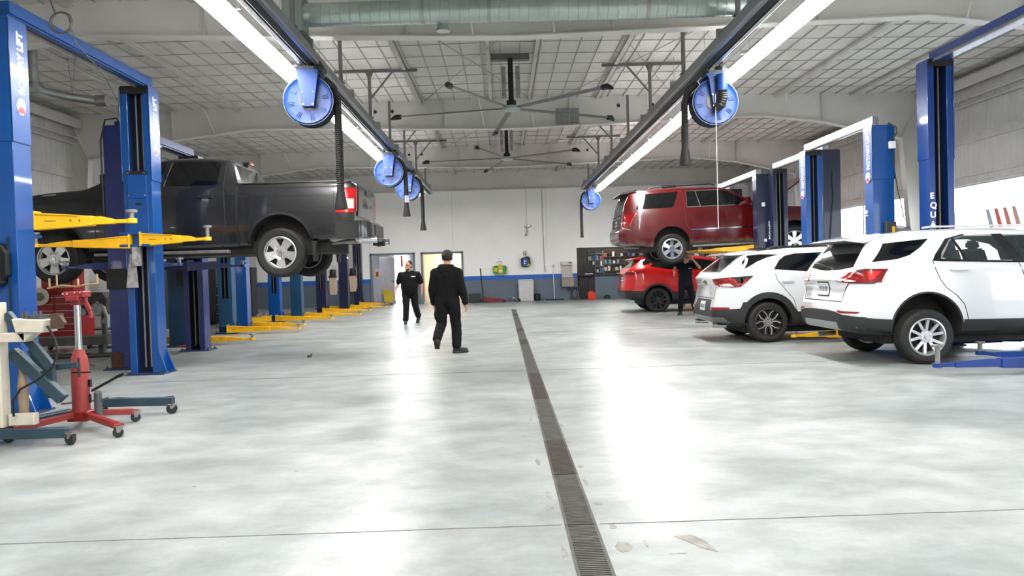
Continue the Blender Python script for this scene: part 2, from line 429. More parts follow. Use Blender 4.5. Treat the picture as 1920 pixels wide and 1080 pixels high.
# sectional overhead doors: clear glazed on the right (daylight), panelled on the left
GLS = mat('door_glazing', (.95, .98, 1), .02, noise=0, alpha=.12)
DP = mat('door_panel_white', (.55, .55, .56), .5, noise=.04)
n = 3
for D, X, s in ((RD, XR, -1),):
    for (a, c) in D:
        b = MB(); xx = X - s * .05
        b.bb(xx - .02, xx + .02, a, c, 0, .55)
        zz = [.55, DH]
        for z in zz: b.bb(xx - .022, xx + .022, a, c, z - .03, z + .03)
        ny = 2
        for i in range(ny + 1): yy = a + (c - a) * i / ny; b.bb(xx - .022, xx + .022, yy - .03, yy + .03, 0, DH)
        o = struct(b.build('door_%d' % n, DP, smooth=False))
        b = MB(); b.bb(xx - .003, xx + .003, a, c, .55, DH); b.build('glazing', GLS, o, smooth=False)
        n += 1
for i, (a, c) in enumerate(LD):
    b = MB(); xx = XL - .05
    for k in range(6):
        z0 = k * DH / 6
        b.bb(xx - .02, xx + .02, a, c, z0 + .01, z0 + DH / 6 - .01); b.bb(xx - .01, xx + .01, a, c, z0, z0 + DH / 6)
        for j in range(3): b.bb(xx + .015, xx + .03, a + (c - a) * (j + .1) / 3, a + (c - a) * (j + .9) / 3, z0 + .08, z0 + DH / 6 - .08)
    o = struct(b.build('door_%d' % n, DP, smooth=False))
    b = MB()
    for j in range(4): y0 = a + (c - a) * (j + .2) / 4; b.bb(xx + .02, xx + .036, y0, y0 + (c - a) * .15, 3 * DH / 6 + .1, 4 * DH / 6 - .1)
    b.build('window_pane', mat('daylit_pane', (.95, .98, 1), .3, noise=0, emit=3.0), o, smooth=False)
    n += 1
# outside: pale ribbed neighbouring wall and pavement
b = MB(); b.bb(XR + .3, XR + 14, YB - 4, YF + 4, -.3, -.02); b.bb(XL - 14, XL - .3, YB - 4, YF + 4, -.3, -.02)
struct(b.build('ground', mat('pale_pavement', (.5, .5, .48), .8), smooth=False))
NB = mat('neighbour_white_siding', (.80, .84, .82), .6, noise=.04)
ribwall('wall_neighbour_right', XR + 9, 1, 0, 3.4, YB, YF + 4, NB)
ribwall('wall_neighbour_left', XL - 9, -1, 0, 3.4, YB, YF + 4, NB)
# ================================================================== OVERHEAD EQUIPMENT
TUBE = mat('led_tube_diffuser', (1, .985, .96), .4, noise=0, emit=TUBE_STRENGTH)
REFL = mat('fixture_white_enamel', (.75, .76, .77), .35, noise=0)
def strip_light(x, label, side):
    t = thing('strip_light', label, 'light fixture', (x, 0, 4.5))
    b = MB()
    b.prism([(-.16, .0), (-.08, .10), (.08, .10), (.16, .0), (.15, .0), (.075, .088), (-.075, .088), (-.15, .0)], YB + .5, 30, 'y'); b.build('housing', REFL, t, smooth=False)
    b = MB()
    y = YB + .5
    while y < 29.9:
        y2 = min(y + 2.42, 30); b.mark().bb(-.145, .145, y + .01, y2 - .01, -.012, .03); y = y2
    b.build_each('tube', TUBE, t, smooth=False)
    b = MB(); y = YB + 1
    while y < 30:
        b.mark().tube([(-.05, y, .1), (-.05, y, roofz(x) - 4.53)], .004, 5); b.bb(-.17, .17, y - .02, y + .02, .07, .11); y += 2.42
    b.build_each('hanger', GREYM, t, smooth=False)
    return t
strip_light(-3.17, 'long glowing white strip light beside the left exhaust rail', -1)
strip_light(3.90, 'long glowing white strip light beside the right exhaust rail', 1)
RAILM = mat('rail_aluminium', (.36, .375, .385), .35, .7, noise=.08, scale=2, stretch=(1, .1, 1))
RAILD = mat('rail_rubber_slot', (.035, .038, .042), .6)
def rail(x, label):
    t = thing('exhaust_rail', label, 'rail', (x, 0, 4.55))
    b = MB()
    b.prism([(-.10, .0), (-.10, .20), (-.04, .27), (.04, .27), (.10, .20), (.10, .0), (.07, .0), (.07, .03), (-.07, .03), (-.07, .0)], YB + .5, 29.9, 'y')
    for s in (-1, 1): b.tube([(s * .125, YB + .5, .02), (s * .125, 29.9, .02)], .022, 8); b.bb(s * .1, s * .125, YB + .5, 29.9, .0, .02)
    b.build('rail_body', RAILM, t, smooth=40)
    b = MB(); b.prism([(-.07, .03), (0, -.035), (.07, .03)], YB + .5, 29.88, 'y'); b.build('slot_seal', RAILD, t, smooth=False)
    b = MB()
    for k in range(13): b.mark().bb(-.13, .13, -7 + 3 * k - .03, -7 + 3 * k + .03, .16, .29)
    b.build_each('joint_clamp', GREYM, t, smooth=False)
    return t
rail(-2.78, 'grey aluminium exhaust rail hung over the left side of the aisle')
rail(3.38, 'grey aluminium exhaust rail hung over the right side of the aisle')
# hangers
POST = mat('strut_grey', (.21, .21, .205), .5, .3, noise=.1)
def hanger(x, y, s, kind, label, group):
    t = thing('rail_hanger', label, 'hanger', (x, y, 4.83), group=group)
    top = roofz(x) - 4.83 - .09
    b = MB(); b.bb(-.03, .03, -.03, .03, 0, top); b.bb(-.06, .06, -.06, .06, 0, .02); b.build('post', POST, t, smooth=False)
    if kind:
        b = MB(); b.bb(-.75 if s < 0 else -1.05, 1.05 if s < 0 else .75, -.03, .03, top - .03, top + .03); b.build('strut', POST, t, smooth=False)
        b = MB(); b.beam((0, 0, top - .62), (-s * .5, 0, top - .03), .035, .035); b.prism([(-.1, top), (.1, top), (.03, top - .16), (-.03, top - .16)], -.012, .012); b.build('brace', POST, t, smooth=False)
    return t
for x, s, side in ((-2.78, -1, 'left'), (3.38, 1, 'right')):
    for k, y in enumerate((4.6, 7.5, 10.4, 13.5, 16.5, 19.4, 22.3, 25.3, 28.3)):
        kind = k in (1, 4, 6, 7)
        hanger(x, y, s, kind, ('braced grey steel hanger with cross strut holding the %s exhaust rail' if kind else 'plain grey steel post holding the %s exhaust rail') % side, '%s rail hangers' % side if not kind else '%s rail braced hangers' % side)
# hose reels
RB = mat('reel_blue_paint', (.006, .070, .27), .5, noise=.04, coat=.0)
HOSE = mat('exhaust_hose_rubber', (.018, .018, .018), .6, noise=0)
def corrugated(b, pts, r, n=10, step=.035):
    """ribbed hose along a polyline"""
    P = [Vector(p) for p in pts]; out = []; rs = []
    for p, q in zip(P, P[1:]):
        L = (q - p).length; m = max(1, int(L / step))
        for i in range(m):
            out.append(p.lerp(q, i / m)); rs.append(r); out.append(p.lerp(q, (i + .5) / m)); rs.append(r * .86)
    out.append(P[-1]); rs.append(r); b.tube(out, rs, n)
def reel(x, y, z, side, label, hose_z, hs, back=False, cuff=False, nozzle=True, yaw=0):
    """hs: local x of the hanging hose; faces -Y"""
    t = thing('hose_reel', label, 'hose reel', (x, y, z), yaw)
    R = .36
    b = MB()
    ring = [(R, -.02), (R - .012, -.045), (R - .03, -.03), (R * .8, -.015), (.14, -.02), (.14, .0), (R * .8, .005), (R, 0)]
    b.lathe([(r, h - .14) for r, h in ring], 48, 'y', cap=False); b.lathe([(r, -h + .14) for r, h in ring], 48, 'y', cap=False)
    d = b.build('drum_disc', RB, t, smooth=40)
    b = MB(); b.lathe([(R + .004, -.165), (R + .012, -.155), (R + .004, -.14)], 48, 'y', cap=False); b.build('rim_ring', mat('pale_rim', (.6, .68, .78), .25, .3, noise=0), d)
    b = MB()
    for k in range(8):
        b.mark()
        for j in (-1, 0, 1):
            a = k * PI / 4 + .2 + j * .09; c, s_ = math.cos(a), math.sin(a)
            b.beam((c * .21, -.163, s_ * .21), (c * .30, -.166, s_ * .30), .012, .008, up=(0, 1, 0))
    b.build_each('vent_ribs', RB, d, smooth=False)
    b = MB(); b.lathe([(.30, -.13), (.345, -.12), (.345, .12), (.30, .13)], 40, 'y')
    for k in range(5): b.lathe([(.335, -.11 + k * .055), (.352, -.09 + k * .055), (.335, -.065 + k * .055)], 40, 'y', cap=False)
    b.build('coiled_hose', HOSE, t)
    b = MB(); b.lathe([(.15, -.17), (.15, .17)], 32, 'y'); b.build('hub', mat('hub_dark', (.05, .05, .055), .4), t)
    b = MB()
    if not back:
        b.prism([(-.15, .42), (.16, .42), (.17, .40), (.10, -.11), (-.08, -.11)], -.24, -.19); b.prism([(-.15, .42), (.16, .42), (.10, -.11), (-.08, -.11)], .19, .22)
    else:
        b.prism([(-.13, .42), (.02, .42), (-.02, -.06), (-.06, -.06)], -.24, -.20); b.prism([(-.15, .42), (.16, .42), (.10, -.11), (-.08, -.11)], .19, .22)
    b.bb(-.16, .17, -.24, .22, .40, .44); b.build('bracket', RB, t, bevel=.006)
    b = MB()
    for px, pz in ((-.13, .39), (.14, .39), (0, .39), (-.07, .1), (.09, .1), (-.06, -.08), (.08, -.08)): b.lathe([(.009, -.252), (.009, -.24)], 8, 'y', (px, 0, pz))
    b.build('rivets', CHROME, t)
    b = MB()   # trolley on the rail
    b.bb(-.11, .11, -.2, .2, .44, .50); b.bb(-.13, -.11, -.16, .16, .44, .62); b.bb(.11, .13, -.16, .16, .44, .62)
    for yy in (-.13, .13):
        for sx in (-1, 1): b.lathe([(.045, .09 * sx), (.045, .13 * sx)], 14, 'x', (0, yy, .60))
    b.build('trolley', DGREY, t)
    b = MB(); b.bb(.12, .20, -.14, .10, .42, .58); b.lathe([(.05, -.16), (.05, .1)], 12, 'y', (.2, 0, .48)); b.build('drive_motor', BLACK if not back else GREYM, t, bevel=.008)
    b = MB()
    if back:
        b.lathe([(.085, .14), (.085, .40)], 20, 'z', (.07, -.30, 0)); b.build('air_inlet', RB, t)
        b = MB(); corrugated(b, [(.07, -.30, .14), (.075, -.31, .02), (.05, -.30, -.08), (.01, -.25, -.10)], .075, 14, .03); b.build('inlet_hose', HOSE, t)
        b = MB(); b.tube([(-.03, -.26, .1), (-.03, -.26, -2.05)], .006, 6); b.build('pull_cord', mat('white_cord', (.7, .7, .68), .6, noise=0), t)
    # hanging hose
    zb = hose_z - z
    b = MB()
    sgn = 1 if hs > 0 else -1
    pts = [(hs * .55, .0, .34), (hs * .86, 0, .22), (hs, 0, .02), (hs * 1.02, 0, -.4)]
    ztop = zb + (.33 if nozzle else .03)
    pts.append((hs * 1.02, 0, ztop)); corrugated(b, pts, .062, 12, .03); h = b.build('hanging_hose', HOSE, t)
    b = MB()
    if nozzle: b.lathe([(.055, ztop + .02), (.058, ztop - .05), (.095, zb + .04), (.10, zb), (.085, zb + .003)], 20, 'z', (hs * 1.02, 0, 0))
    else: b.lathe([(.066, ztop + .02), (.066, zb)], 14, 'z', (hs * 1.02, 0, 0))
    b.build('nozzle', RUB, h)
    if cuff:
        b = MB(); b.lathe([(.07, ztop + .20), (.075, ztop + .02)], 16, 'z', (hs * 1.02, 0, 0)); b.build('metal_cuff', GREYM, h)
    return t
reel(-2.82, 11.4, 4.02, -1, 'nearest blue hose reel on the left rail, black hose hanging past the truck bed', 2.40, .40, yaw=.05)
reel(-2.81, 19.3, 4.0, -1, 'middle blue hose reel on the left rail, hose ending in a grey cuff and cone', 2.87, .40, cuff=True)
reel(-2.80, 23.1, 4.0, -1, 'farthest blue hose reel on the left rail, partly behind the middle one', 2.72, .41)
reel(3.52, 12.2, 4.01, 1, 'nearest blue hose reel on the right rail, with white pull cord', 3.03, -.46, back=True)
reel(3.5, 28.8, 4.0, 1, 'farthest blue hose reel on the right rail with a thin straight hose', 2.60, -.36, nozzle=False)
# big spiral duct between the rails
def spiral_mat():
    m = bpy.data.materials.new('spiral_duct_galvanised'); m.use_nodes = True; nt = m.node_tree; p = nt.nodes['Principled BSDF']
    p.inputs['Metallic'].default_value = .75; p.inputs['Roughness'].default_value = .33
    s, n_ = _mix_noise(nt, (.43, .50, .475), .12, 3); nt.links.new(s, p.inputs['Base Color']); return m
SP = spiral_mat()
t = thing('spiral_duct', 'fat galvanised spiral duct running across between the two exhaust rails', 'duct', (0, 10.9, 5.16))
b = MB(); prof = []
x = -2.75
while x < 3.62:
    prof += [(.165, x), (.165, x + .118), (.171, x + .124), (.171, x + .136), (.165, x + .14)]; x += .142
b.lathe(prof, 40, 'x'); b.build('duct_pipe', SP, t, smooth=30)
b = MB()
for x in (-1.05, -.1, 2.2): b.mark(); b.lathe([(.178, x), (.178, x + .05)], 40, 'x'); b.bb(x, x + .04, 0, .02, .15, .72)
b.build_each('band_clamp', GREYM, t)
b = MB(); b.mark(); b.prism([(-3.02, -.28), (-2.72, -.28), (-2.72, .26), (-3.02, .26)], -.18, .18); b.prism([(-2.98, -.32), (-2.66, -.32), (-2.72, -.28), (-3.0, -.28)], -.12, .12)
b.mark(); b.prism([(3.62, -.22), (4.0, -.22), (4.0, .3), (3.62, .3)], -.18, .18); b.prism([(3.3, -.36), (3.56, -.36), (3.9, -.22), (3.62, -.22)], -.12, .12)
b.build_each('transition_box', mat('duct_box_grey_green', (.30, .335, .32), .45, .5), t, bevel=.008)
b = MB(); b.lathe([(.075, -.16), (.10, -.23), (.10, -.25)], 20, 'z', (-.75, .1, 0)); b.build('branch_outlet', SP, t)
# ceiling fans
FB = mat('fan_blade_aluminium', (.17, .17, .165), .45, .3, noise=.05)
def fan(x, y, z, r, a0, zt, label):
    t = thing('ceiling_fan', label, 'ceiling fan', (x, y, z))
    b = MB(); b.lathe([(.05, .05), (.17, .04), (.19, -.01), (.17, -.045), (.05, -.05)], 28, 'z'); b.build('hub', mat('fan_hub', (.45, .52, .50), .35, .6), t)
    b = MB(); b.lathe([(.055, .05), (.055, zt - .25)], 14, 'z'); b.bb(-.05, .05, -.09, .09, zt - .32, zt - .04); b.lathe([(.10, .04), (.10, .16)], 18, 'z'); b.build('drop_rod', BLACK, t)
    b = MB()
    for s in (-1, 1):
        b.mark()
        for k in range(12): b.bb(s * .10, s * .19, -.05, .05, .22 + k * .055, .255 + k * .055)
        b.bb(s * .185, s * .19, -.05, .05, .2, .9)
    b.build_each('cooling_fins', GREYM, t, smooth=False)
    b = MB(); b.bb(-.40, .40, -.06, .06, zt - .05, zt + .06); b.bb(-.40, .40, -.08, .08, zt - .07, zt - .05); b.build('mounting_beam', POST, t, bevel=.005)
    for k in range(5):
        a = a0 + k * 2 * PI / 5
        M = Matrix.Rotation(a, 4, 'Z')
        b = MB(); b.M = M
        rings = [(.16, .05, .012), (.55, .07, .012), (.9, .075, .014), (r - .14, .065, .012)]
        vs = []
        for (rr, hw, th) in rings:
            for (u, v) in ((-hw, .012), (0, .012 + th), (hw, -.012), (0, -th * .3)): vs.append((rr, u, v + (rr / r) * -.03))
        fs = []
        for i in range(3):
            for j in range(4): j2 = (j + 1) % 4; fs.append((i * 4 + j, i * 4 + j2, (i + 1) * 4 + j2, (i + 1) * 4 + j))
        fs += [(0, 1, 2, 3), (12, 13, 14, 15)]; b.add(vs, fs)
        bl = b.build('blade', FB, t, smooth=False)
        b = MB(); b.M = M; b.tube([(r - .16, 0, -.03), (r - .06, .0, -.03), (r, .03, -.055), (r + .05, .06, -.085)], [.055, .06, .045, .012], 8); b.build('blade_tip', BLACK, bl)
    return t
fan(.30, 15.6, 4.76, 2.55, math.radians(26), 1.06, 'nearer large black and grey five bladed ceiling fan over the aisle')
fan(.26, 23.0, 4.84, 2.55, math.radians(34), .98, 'farther large five bladed ceiling fan, seen below the nearer one')
# flue at upper left, cable coil, drop cords
t = thing('flue_pipe', 'bent galvanised flue pipe hanging under the ceiling at upper left', 'pipe', (-7.75, 12.7, 5.2))
b = MB(); b.tube([(0, 0, .55), (0, 0, -.35), (.02, .02, -.45), (.12, .06, -.56), (.45, .25, -.62), (.9, .5, -.66)], .075, 14)
b.build('pipe', GREYM, t)
b = MB(); b.lathe([(.09, -.50), (.09, -.42)], 14, 'z'); b.lathe([(.10, .8), (.10, .98)], 14, 'x', (0, .45, -.65)); b.tube([(.5, .25, -.55), (.6, .3, .55)], .005, 5); b.tube([(.5, .25, -.55), (.35, .3, .55)], .005, 5); b.build('collar', STEEL, t)
CABLE = mat('grey_cable', (.09, .085, .08), .6, noise=0)
t = thing('cable_coil', 'loop of dark cable hanging from the ceiling near the left columns', 'cable', (-4.75, 8.3, 4.3))
b = MB()
for j in range(3): b.tube([(.115 * math.cos(a * PI / 12) + .004 * j, .012 * j, .115 * math.sin(a * PI / 12) + .006 * j - .06) for a in range(25)], .008, 6)
b.build('coil', CABLE, t)
b = MB(); b.tube([(-.05, 0, .05), (-.12, 0, .25), (-.22, -.05, .8), (-.3, -.1, 1.5)], .008, 6); b.tube([(.09, 0, .02), (.10, .1, -.25), (-.02, .9, -.38), (-.5, 2.2, -.42), (-1.1, 3.35, -.36)], .006, 6); b.build('cable_tail', CABLE, t)
# ================================================================== TWO-POST LIFTS
CABM = mat('lift_steel_rod', (.45, .45, .46), .35, .6)
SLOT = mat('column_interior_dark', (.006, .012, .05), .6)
def post(parent, cx, cy, op, H, m, head_z, lettering=None, side=1, cover=True, step=None, wide=.36, deep=.29, gus=1, interior=None, vis=None):
    """one lift column; op = +1 if the open side faces +Y"""
    t = .022; w = wide / 2; d = deep / 2; o = op
    b = MB(); pol = [(-w, -d), (w, -d), (w, d), (w - .10, d), (w - .10, d - t), (w - t, d - t), (w - t, -d + t), (-w + t, -d + t), (-w + t, d - t), (-w + .10, d - t), (-w + .10, d), (-w, d)]
    b.prism([(cx + x, cy + y * o) for x, y in pol], .02, H, 'z')
    c = b.build('column', m, parent, bevel=.004, smooth=False)
    b = MB(); b.bb(cx - w + t, cx + w - t, cy + o * (-d + t), cy + o * (-d + t + .01), .02, H); b.build('column_dark_sheet', interior or SLOT, c, smooth=False)  # dark sheet along the back of the open channel
    if cover:
        b = MB(); z0 = step or H - 1.25
        for s in (-1, 1): b.bb(cx + s * w, cx + s * (w + .012), cy - d - .012, cy + d, z0, H - .02)
        b.bb(cx - w - .012, cx + w + .012, cy - o * d, cy - o * (d + .012), z0, H - .02)
        b.build('upper_cover', m, c, bevel=.003, smooth=False)
    b = MB()
    for xx in (-.045, .045): b.bb(cx + xx - .010, cx + xx + .010, cy - .01, cy + .01, .1, H - .05)
    b.lathe([(.022, .1), (.022, head_z)], 10, 'z', (cx + .045, cy, 0)); b.build('lifting_cable', CABM, c, smooth=False)
    b = MB(); b.bb(cx - w + .01, cx + w - .01, cy + o * (d - .09), cy + o * (d + .006), H - .12, H - .005)
    for s in (-1, 1): b.lathe([(.013, o * (d + .004)), (.013, o * (d + .018))], 8, 'y', (cx + s * (w - .04), cy, H - .06))
    b.build('cable_pulley_cap', BLACK, c, smooth=False)
    # base
    b = MB(); b.bb(cx - w - .10, cx + w + .10, cy - d - .08, cy + d + .08, 0, .022)
    for sx in (-1, 1):
        for sy in (-1, 1): b.lathe([(.018, .02), (.018, .05)], 6, 'z', (cx + sx * (w + .06), cy + sy * (d + .03), 0)); b.lathe([(.006, .05), (.006, .08)], 6, 'z', (cx + sx * (w + .06), cy + sy * (d + .03), 0))
    b.build('base_plate', mat('base_plate_paint', (.03, .05, .13), .5, noise=.35, scale=8), parent, smooth=False)
    if gus:
        for yy in (d - .02, -d):
            b = MB(); b.prism([(cx + w, .022), (cx + w + .12, .022), (cx + w, .36)], cy + yy, cy + yy + .02); b.build('gusset', m, parent, smooth=False)
    if lettering:
        # writing runs upward on the face towards +X or -X
        L = lettering
        X = cx + side * (w + .014)
        M = Matrix.Translation((X, cy - (.055 if side > 0 else -.055) , L[1])) @ Matrix(((0, 0, side, 0), (0, -side, 0, 0), (1, 0, 0, 0), (0, 0, 0, 1))) if False else None
        R_ = Matrix(((0, 0, side, 0), (0, 0, 0, 0), (1, 0, 0, 0), (0, 0, 0, 1)))
        # text x axis -> +Z, text y axis -> (side>0: -Y, side<0: +Y), normal -> side*X
        R_ = Matrix(((0, 0, side, 0), (0, side * 1.0, 0, 0), (1, 0, 0, 0), (0, 0, 0, 1)))
        R_ = Matrix(((0.0, 0.0, side, 0), (0.0, -side * 1.0, 0.0, 0), (1.0, 0.0, 0.0, 0), (0, 0, 0, 1)))
        M = Matrix.Translation((X, cy + side * .06, L[1])) @ R_
        letters(L[0], L[2], 'lettering', INK, parent, M, bold=.006, sx=L[3] if len(L) > 3 else 1)
        b = MB(); pts = [(cy + .075 * math.cos(a) * 1.0, L[1] - .13 + .09 * math.sin(a)) for a in [k * PI / 10 for k in range(20)]]
        b.prism(pts, X - .002, X + .002, 'x'); b.build('round_logo', INK, parent, smooth=False)
        b = MB(); b.prism([(y, z) for y, z in ((cy - .06, L[1] - .20), (cy + .06, L[1] - .20), (cy + .045, L[1] - .14), (cy - .045, L[1] - .14))], X + side * .002, X + side * .004, 'x')
        b.build('logo_red', mat('logo_red', (.55, .02, .02), .4, noise=0), parent, smooth=False)
    return c
def carriage(parent, cx, cy, op, z, m):
    b = MB(); o = op
    b.bb(cx - .145, cx + .145, cy - o * .05, cy + o * .165, z - .02, z + .62); b.bb(cx - .14, cx + .14, cy - o * .02, cy + o * .172, z + .62, z + 1.0)
    b.bb(cx - .22, cx + .22, cy + o * .15, cy + o * .31, z - .10, z - .065); b.bb(cx - .22, cx + .22, cy + o * .15, cy + o * .31, z + .075, z + .11)
    b.bb(cx - .05, cx + .05, cy + o * .14, cy + o * .24, z - .1, z + .11)
    c = b.build('carriage', m, parent, bevel=.004, smooth=False)
    b = MB(); b.mark(); b.bb(cx - .15, cx + .15, cy + o * .15, cy + o * .178, z + .97, z + 1.02)
    b.mark(); b.bb(cx - .03, cx + .06, cy + o * .16, cy + o * .172, z + .52, z + .55); b.mark(); b.bb(cx - .08, cx - .0, cy + o * .16, cy + o * .172, z + .42, z + .45)
    b.build_each('slide_block', BLACK, c, smooth=False)
    b = MB()
    for s in (-1, 1): b.mark(); b.lathe([(.014, o * .17), (.014, o * .19)], 8, 'y', (cx + s * .12, cy, z + .99)); b.mark(); b.lathe([(.012, o * .16), (.012, o * .185)], 8, 'y', (cx + s * .12, cy, z + .66))
    b.build_each('slide_bolt', CHROME, c, smooth=False)
def arm(parent, cx, cy, z, ang, L, m, pad=.10, low=False, padm=None):
    """swing arm pivoting at cx,cy; ang in degrees (0 = +X)"""
    a = math.radians(ang); M = Matrix.Translation((cx, cy, z)) @ Matrix.Rotation(a, 4, 'Z')
    h = .095; L1 = L * .60; L2 = L
    b = MB(); b.M = M
    # outer box with the flared root
    b.prism([(-.03, -h), (L1, -h * .62), (L1, h * .5), (.40, h * .62), (-.03, h)], -.06, .06)
    b.prism([(-.03, h), (.45, h * .60), (.45, h * .50), (-.03, h * .78)], -.075, .075)
    b.bb(-.05, -.02, -.075, .075, -h, h * 1.2)
    A = b.build('arm', m, parent, bevel=.004, smooth=False)
    b = MB(); b.M = M; b.prism([(L1 - .05, -h * .5), (L2 - .16, -h * .45), (L2 - .16, h * .10), (L1 + .10, h * .42), (L1 - .05, h * .44)], -.045, .045); b.bb(L2 - .17, L2 + .02, -.03, .03, -h * .38, h * .05)
    b.lathe([(.055, -h * .42), (.055, h * .12)], 14, 'z', (L2 + .03, 0, 0)); b.build('arm_extension', m, A, bevel=.003, smooth=False)
    b = MB(); b.M = M; b.lathe([(.028, h * .1), (.028, h * .1 + pad), (.06, h * .1 + pad), (.062, h * .1 + pad + .025), (.055, h * .1 + pad + .03)], 14, 'z', (L2 + .03, 0, 0)); b.build('lift_pad', padm or STEEL, A, smooth=30)
    b = MB(); b.M = M
    for xx in (L1 - .12, L1 * .62): b.lathe([(.010, -.064), (.010, -.056)], 8, 'y', (xx, 0, .0))
    b.bb(.08, .20, -.0625, -.060, -.004, .004)
    b.build('arm_bolt', mat('arm_marks_brown', (.12, .05, .02), .7, noise=0), A, smooth=False)
def crossbeam(parent, x, y0, y1, H, m, z=None, tw=.13):
    z = z or H
    b = MB(); b.bb(x - tw / 2, x + tw / 2, y0, y1, z + .01, z + .015 + .13); b.bb(x - tw / 2 + .02, x + tw / 2 - .02, y0, y1, z - .012, z + .01)
    b.build('crossbeam', m, parent, bevel=.004, smooth=False)
    b = MB(); b.bb(x - tw / 2 - .012, x - tw / 2 - .006, y0, y1, z - .01, z + .02); b.tube([(x - tw / 2 - .03, y0 + .1, z - .02), (x - tw / 2 - .03, y1 - .1, z - .02)], .012, 6)
    b.build('overhead_shutoff_bar', STEEL, parent, smooth=False)
def local(t, X, Y): return X - t.location.x, Y - t.location.y
# L1: nearest empty left lift (raised yellow arms)
t = thing('two_post_lift', 'nearest bright blue two post lift at left, its yellow arms raised and empty', 'car lift', (-5.35, 9.7, 0))
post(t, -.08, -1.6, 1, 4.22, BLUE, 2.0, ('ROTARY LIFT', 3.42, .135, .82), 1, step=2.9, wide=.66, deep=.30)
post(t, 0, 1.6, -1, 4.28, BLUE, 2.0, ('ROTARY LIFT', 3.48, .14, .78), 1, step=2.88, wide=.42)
carriage(t, 0.02, -1.6, 1, 2.0, BLUE); carriage(t, 0, 1.6, -1, 2.0, BLUE)
crossbeam(t, .12, -1.6, 1.65, 4.28, BLUE)
arm(t, .26, -1.36, 2.08, 4, .95, YEL, .07); arm(t, .12, 1.36, 2.0, -2, .90, YEL, .14)
arm(t, -.12, 1.36, 1.97, 183, 1.28, YEL, .14)
arm(t, -.12, -1.36, 2.05, 165, 1.1, YEL, .1)
b = MB(); b.prism([(-.15, 1.82), (-.02, 1.86), (.12, 1.82), (.15, 1.70), (.14, 1.40), (.0, 1.36), (-.13, 1.40), (-.16, 1.55)], -1.91, -1.755)
p = b.build('control_box', mat('control_box_black', (.022, .023, .024), .5), t, bevel=.012)
b = MB(); b.prism([(.13, 1.82), (.19, 1.72), (.19, 1.50), (.13, 1.42)], -1.86, -1.76); b.build('box_side', BLACK, p, smooth=False)
b = MB(); b.bb(.0, .09, 1.40, 1.46, 4.28, 4.40); b.build('limit_switch', mat('switch_yellow', (.7, .55, .02), .5), t, bevel=.005)
b = MB(); b.bb(-.20, .02, -1.74, -1.60, 4.22, 4.30); b.build('top_pulley', BLACK, t)
b = MB(); b.bb(.16, .17, -1.78, -1.60, 1.0, 1.9); b.build('scuff_strip', mat('scuffed_dark', (.02, .03, .06), .6), t)
b = MB(); b.bb(-.05, .03, 1.30, 1.42, 1.62, 1.92); b.prism([(-.18, 1.3), (-.02, 1.3), (-.04, 1.75), (-.11, 1.8)], 1.36, 1.40); b.build('spill_rag', mat('grey_rag', (.35, .34, .33), .9, noise=.4, scale=14), t)
# L2: lift that holds the pickup
t = thing('two_post_lift', 'violet blue two post lift carrying the raised grey pickup truck', 'car lift', (-6.02, 13.35, 0))
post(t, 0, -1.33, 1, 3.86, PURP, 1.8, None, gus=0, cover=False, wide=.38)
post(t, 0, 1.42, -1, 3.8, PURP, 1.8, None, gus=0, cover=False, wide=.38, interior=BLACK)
crossbeam(t, -.0, -1.35, 1.4, 3.80, PURP)
for (cy, s, aa) in ((-1.05, 1, (-22, 200)), (1.1, -1, (22, 160))):
    for a in aa: arm(t, 0, cy, 1.66, a if s > 0 else a, .95, PURP, .05)
b = MB(); b.bb(-.20, .1, -1.52, -1.47, 1.28, 1.60); b.build('dark_tray', BLACK, t)
b = MB(); b.bb(-.19, -.02, -1.5, -1.40, .03, .28); b.build('rust_patch', mat('rusty_brown', (.09, .04, .025), .85, noise=.5, scale=22), t)
b = MB(); b.tube([(-.22, -1.46, 1.9), (-.215, -1.5, 3.6), (-.15, -1.46, 3.95), (0, -1.4, 3.98), (.05, -1.35, 3.86)], .014, 6); b.build('power_cable', BLACK, t)
# far left lifts with arms down
def small_lift(x0, y0, x1, y1, m0, m1, H, label, arms, beam=True, stuff=True):
    t = thing('two_post_lift', label, 'car lift', ((x0 + x1) / 2, (y0 + y1) / 2, 0))
    a0 = (x0 - t.location.x, y0 - t.location.y); a1 = (x1 - t.location.x, y1 - t.location.y)
    post(t, a0[0], a0[1], 1, H, m0, .3, None, gus=0, cover=False)
    post(t, a1[0], a1[1], -1, H, m1, .3, None, gus=1, cover=False)
    if beam: crossbeam(t, a1[0], a0[1], a1[1], H, m1)
    for (which, ang, L, am) in arms:
        c = a0 if which == 0 else a1; s = 1 if which == 0 else -1
        arm(t, c[0] + .12 * math.cos(math.radians(ang)), c[1] + s * .24, .12, ang, L, am, .06)
    for c, s in ((a0, 1), (a1, -1)):
        b = MB(); b.bb(c[0] - .2, c[0] + .2, c[1] + s * .12, c[1] + s * .30, .02, .05); b.bb(c[0] - .2, c[0] + .2, c[1] + s * .12, c[1] + s * .30, .19, .22); b.bb(c[0] - .13, c[0] + .13, c[1] + s * .02, c[1] + s * .16, .02, .9); b.build('carriage', m0 if s > 0 else m1, t, smooth=False)
    return t
small_lift(-6.80, 15.8, -7.05, 19.2, TEAL, TEAL, 3.7, 'faded blue two post lift behind the violet one, yellow arms down', ((0, -4, 1.3, YEL), (1, -3, 1.75, YEL), (0, 175, 1.1, YEL)))
small_lift(-7.05, 20.3, -7.15, 23.6, BLUE, BLUE, 3.7, 'bright blue two post lift beyond the faded one, below the truck bed', ((0, -8, 1.5, YEL), (1, -10, 1.75, YEL), (1, 190, 1.1, YEL)))
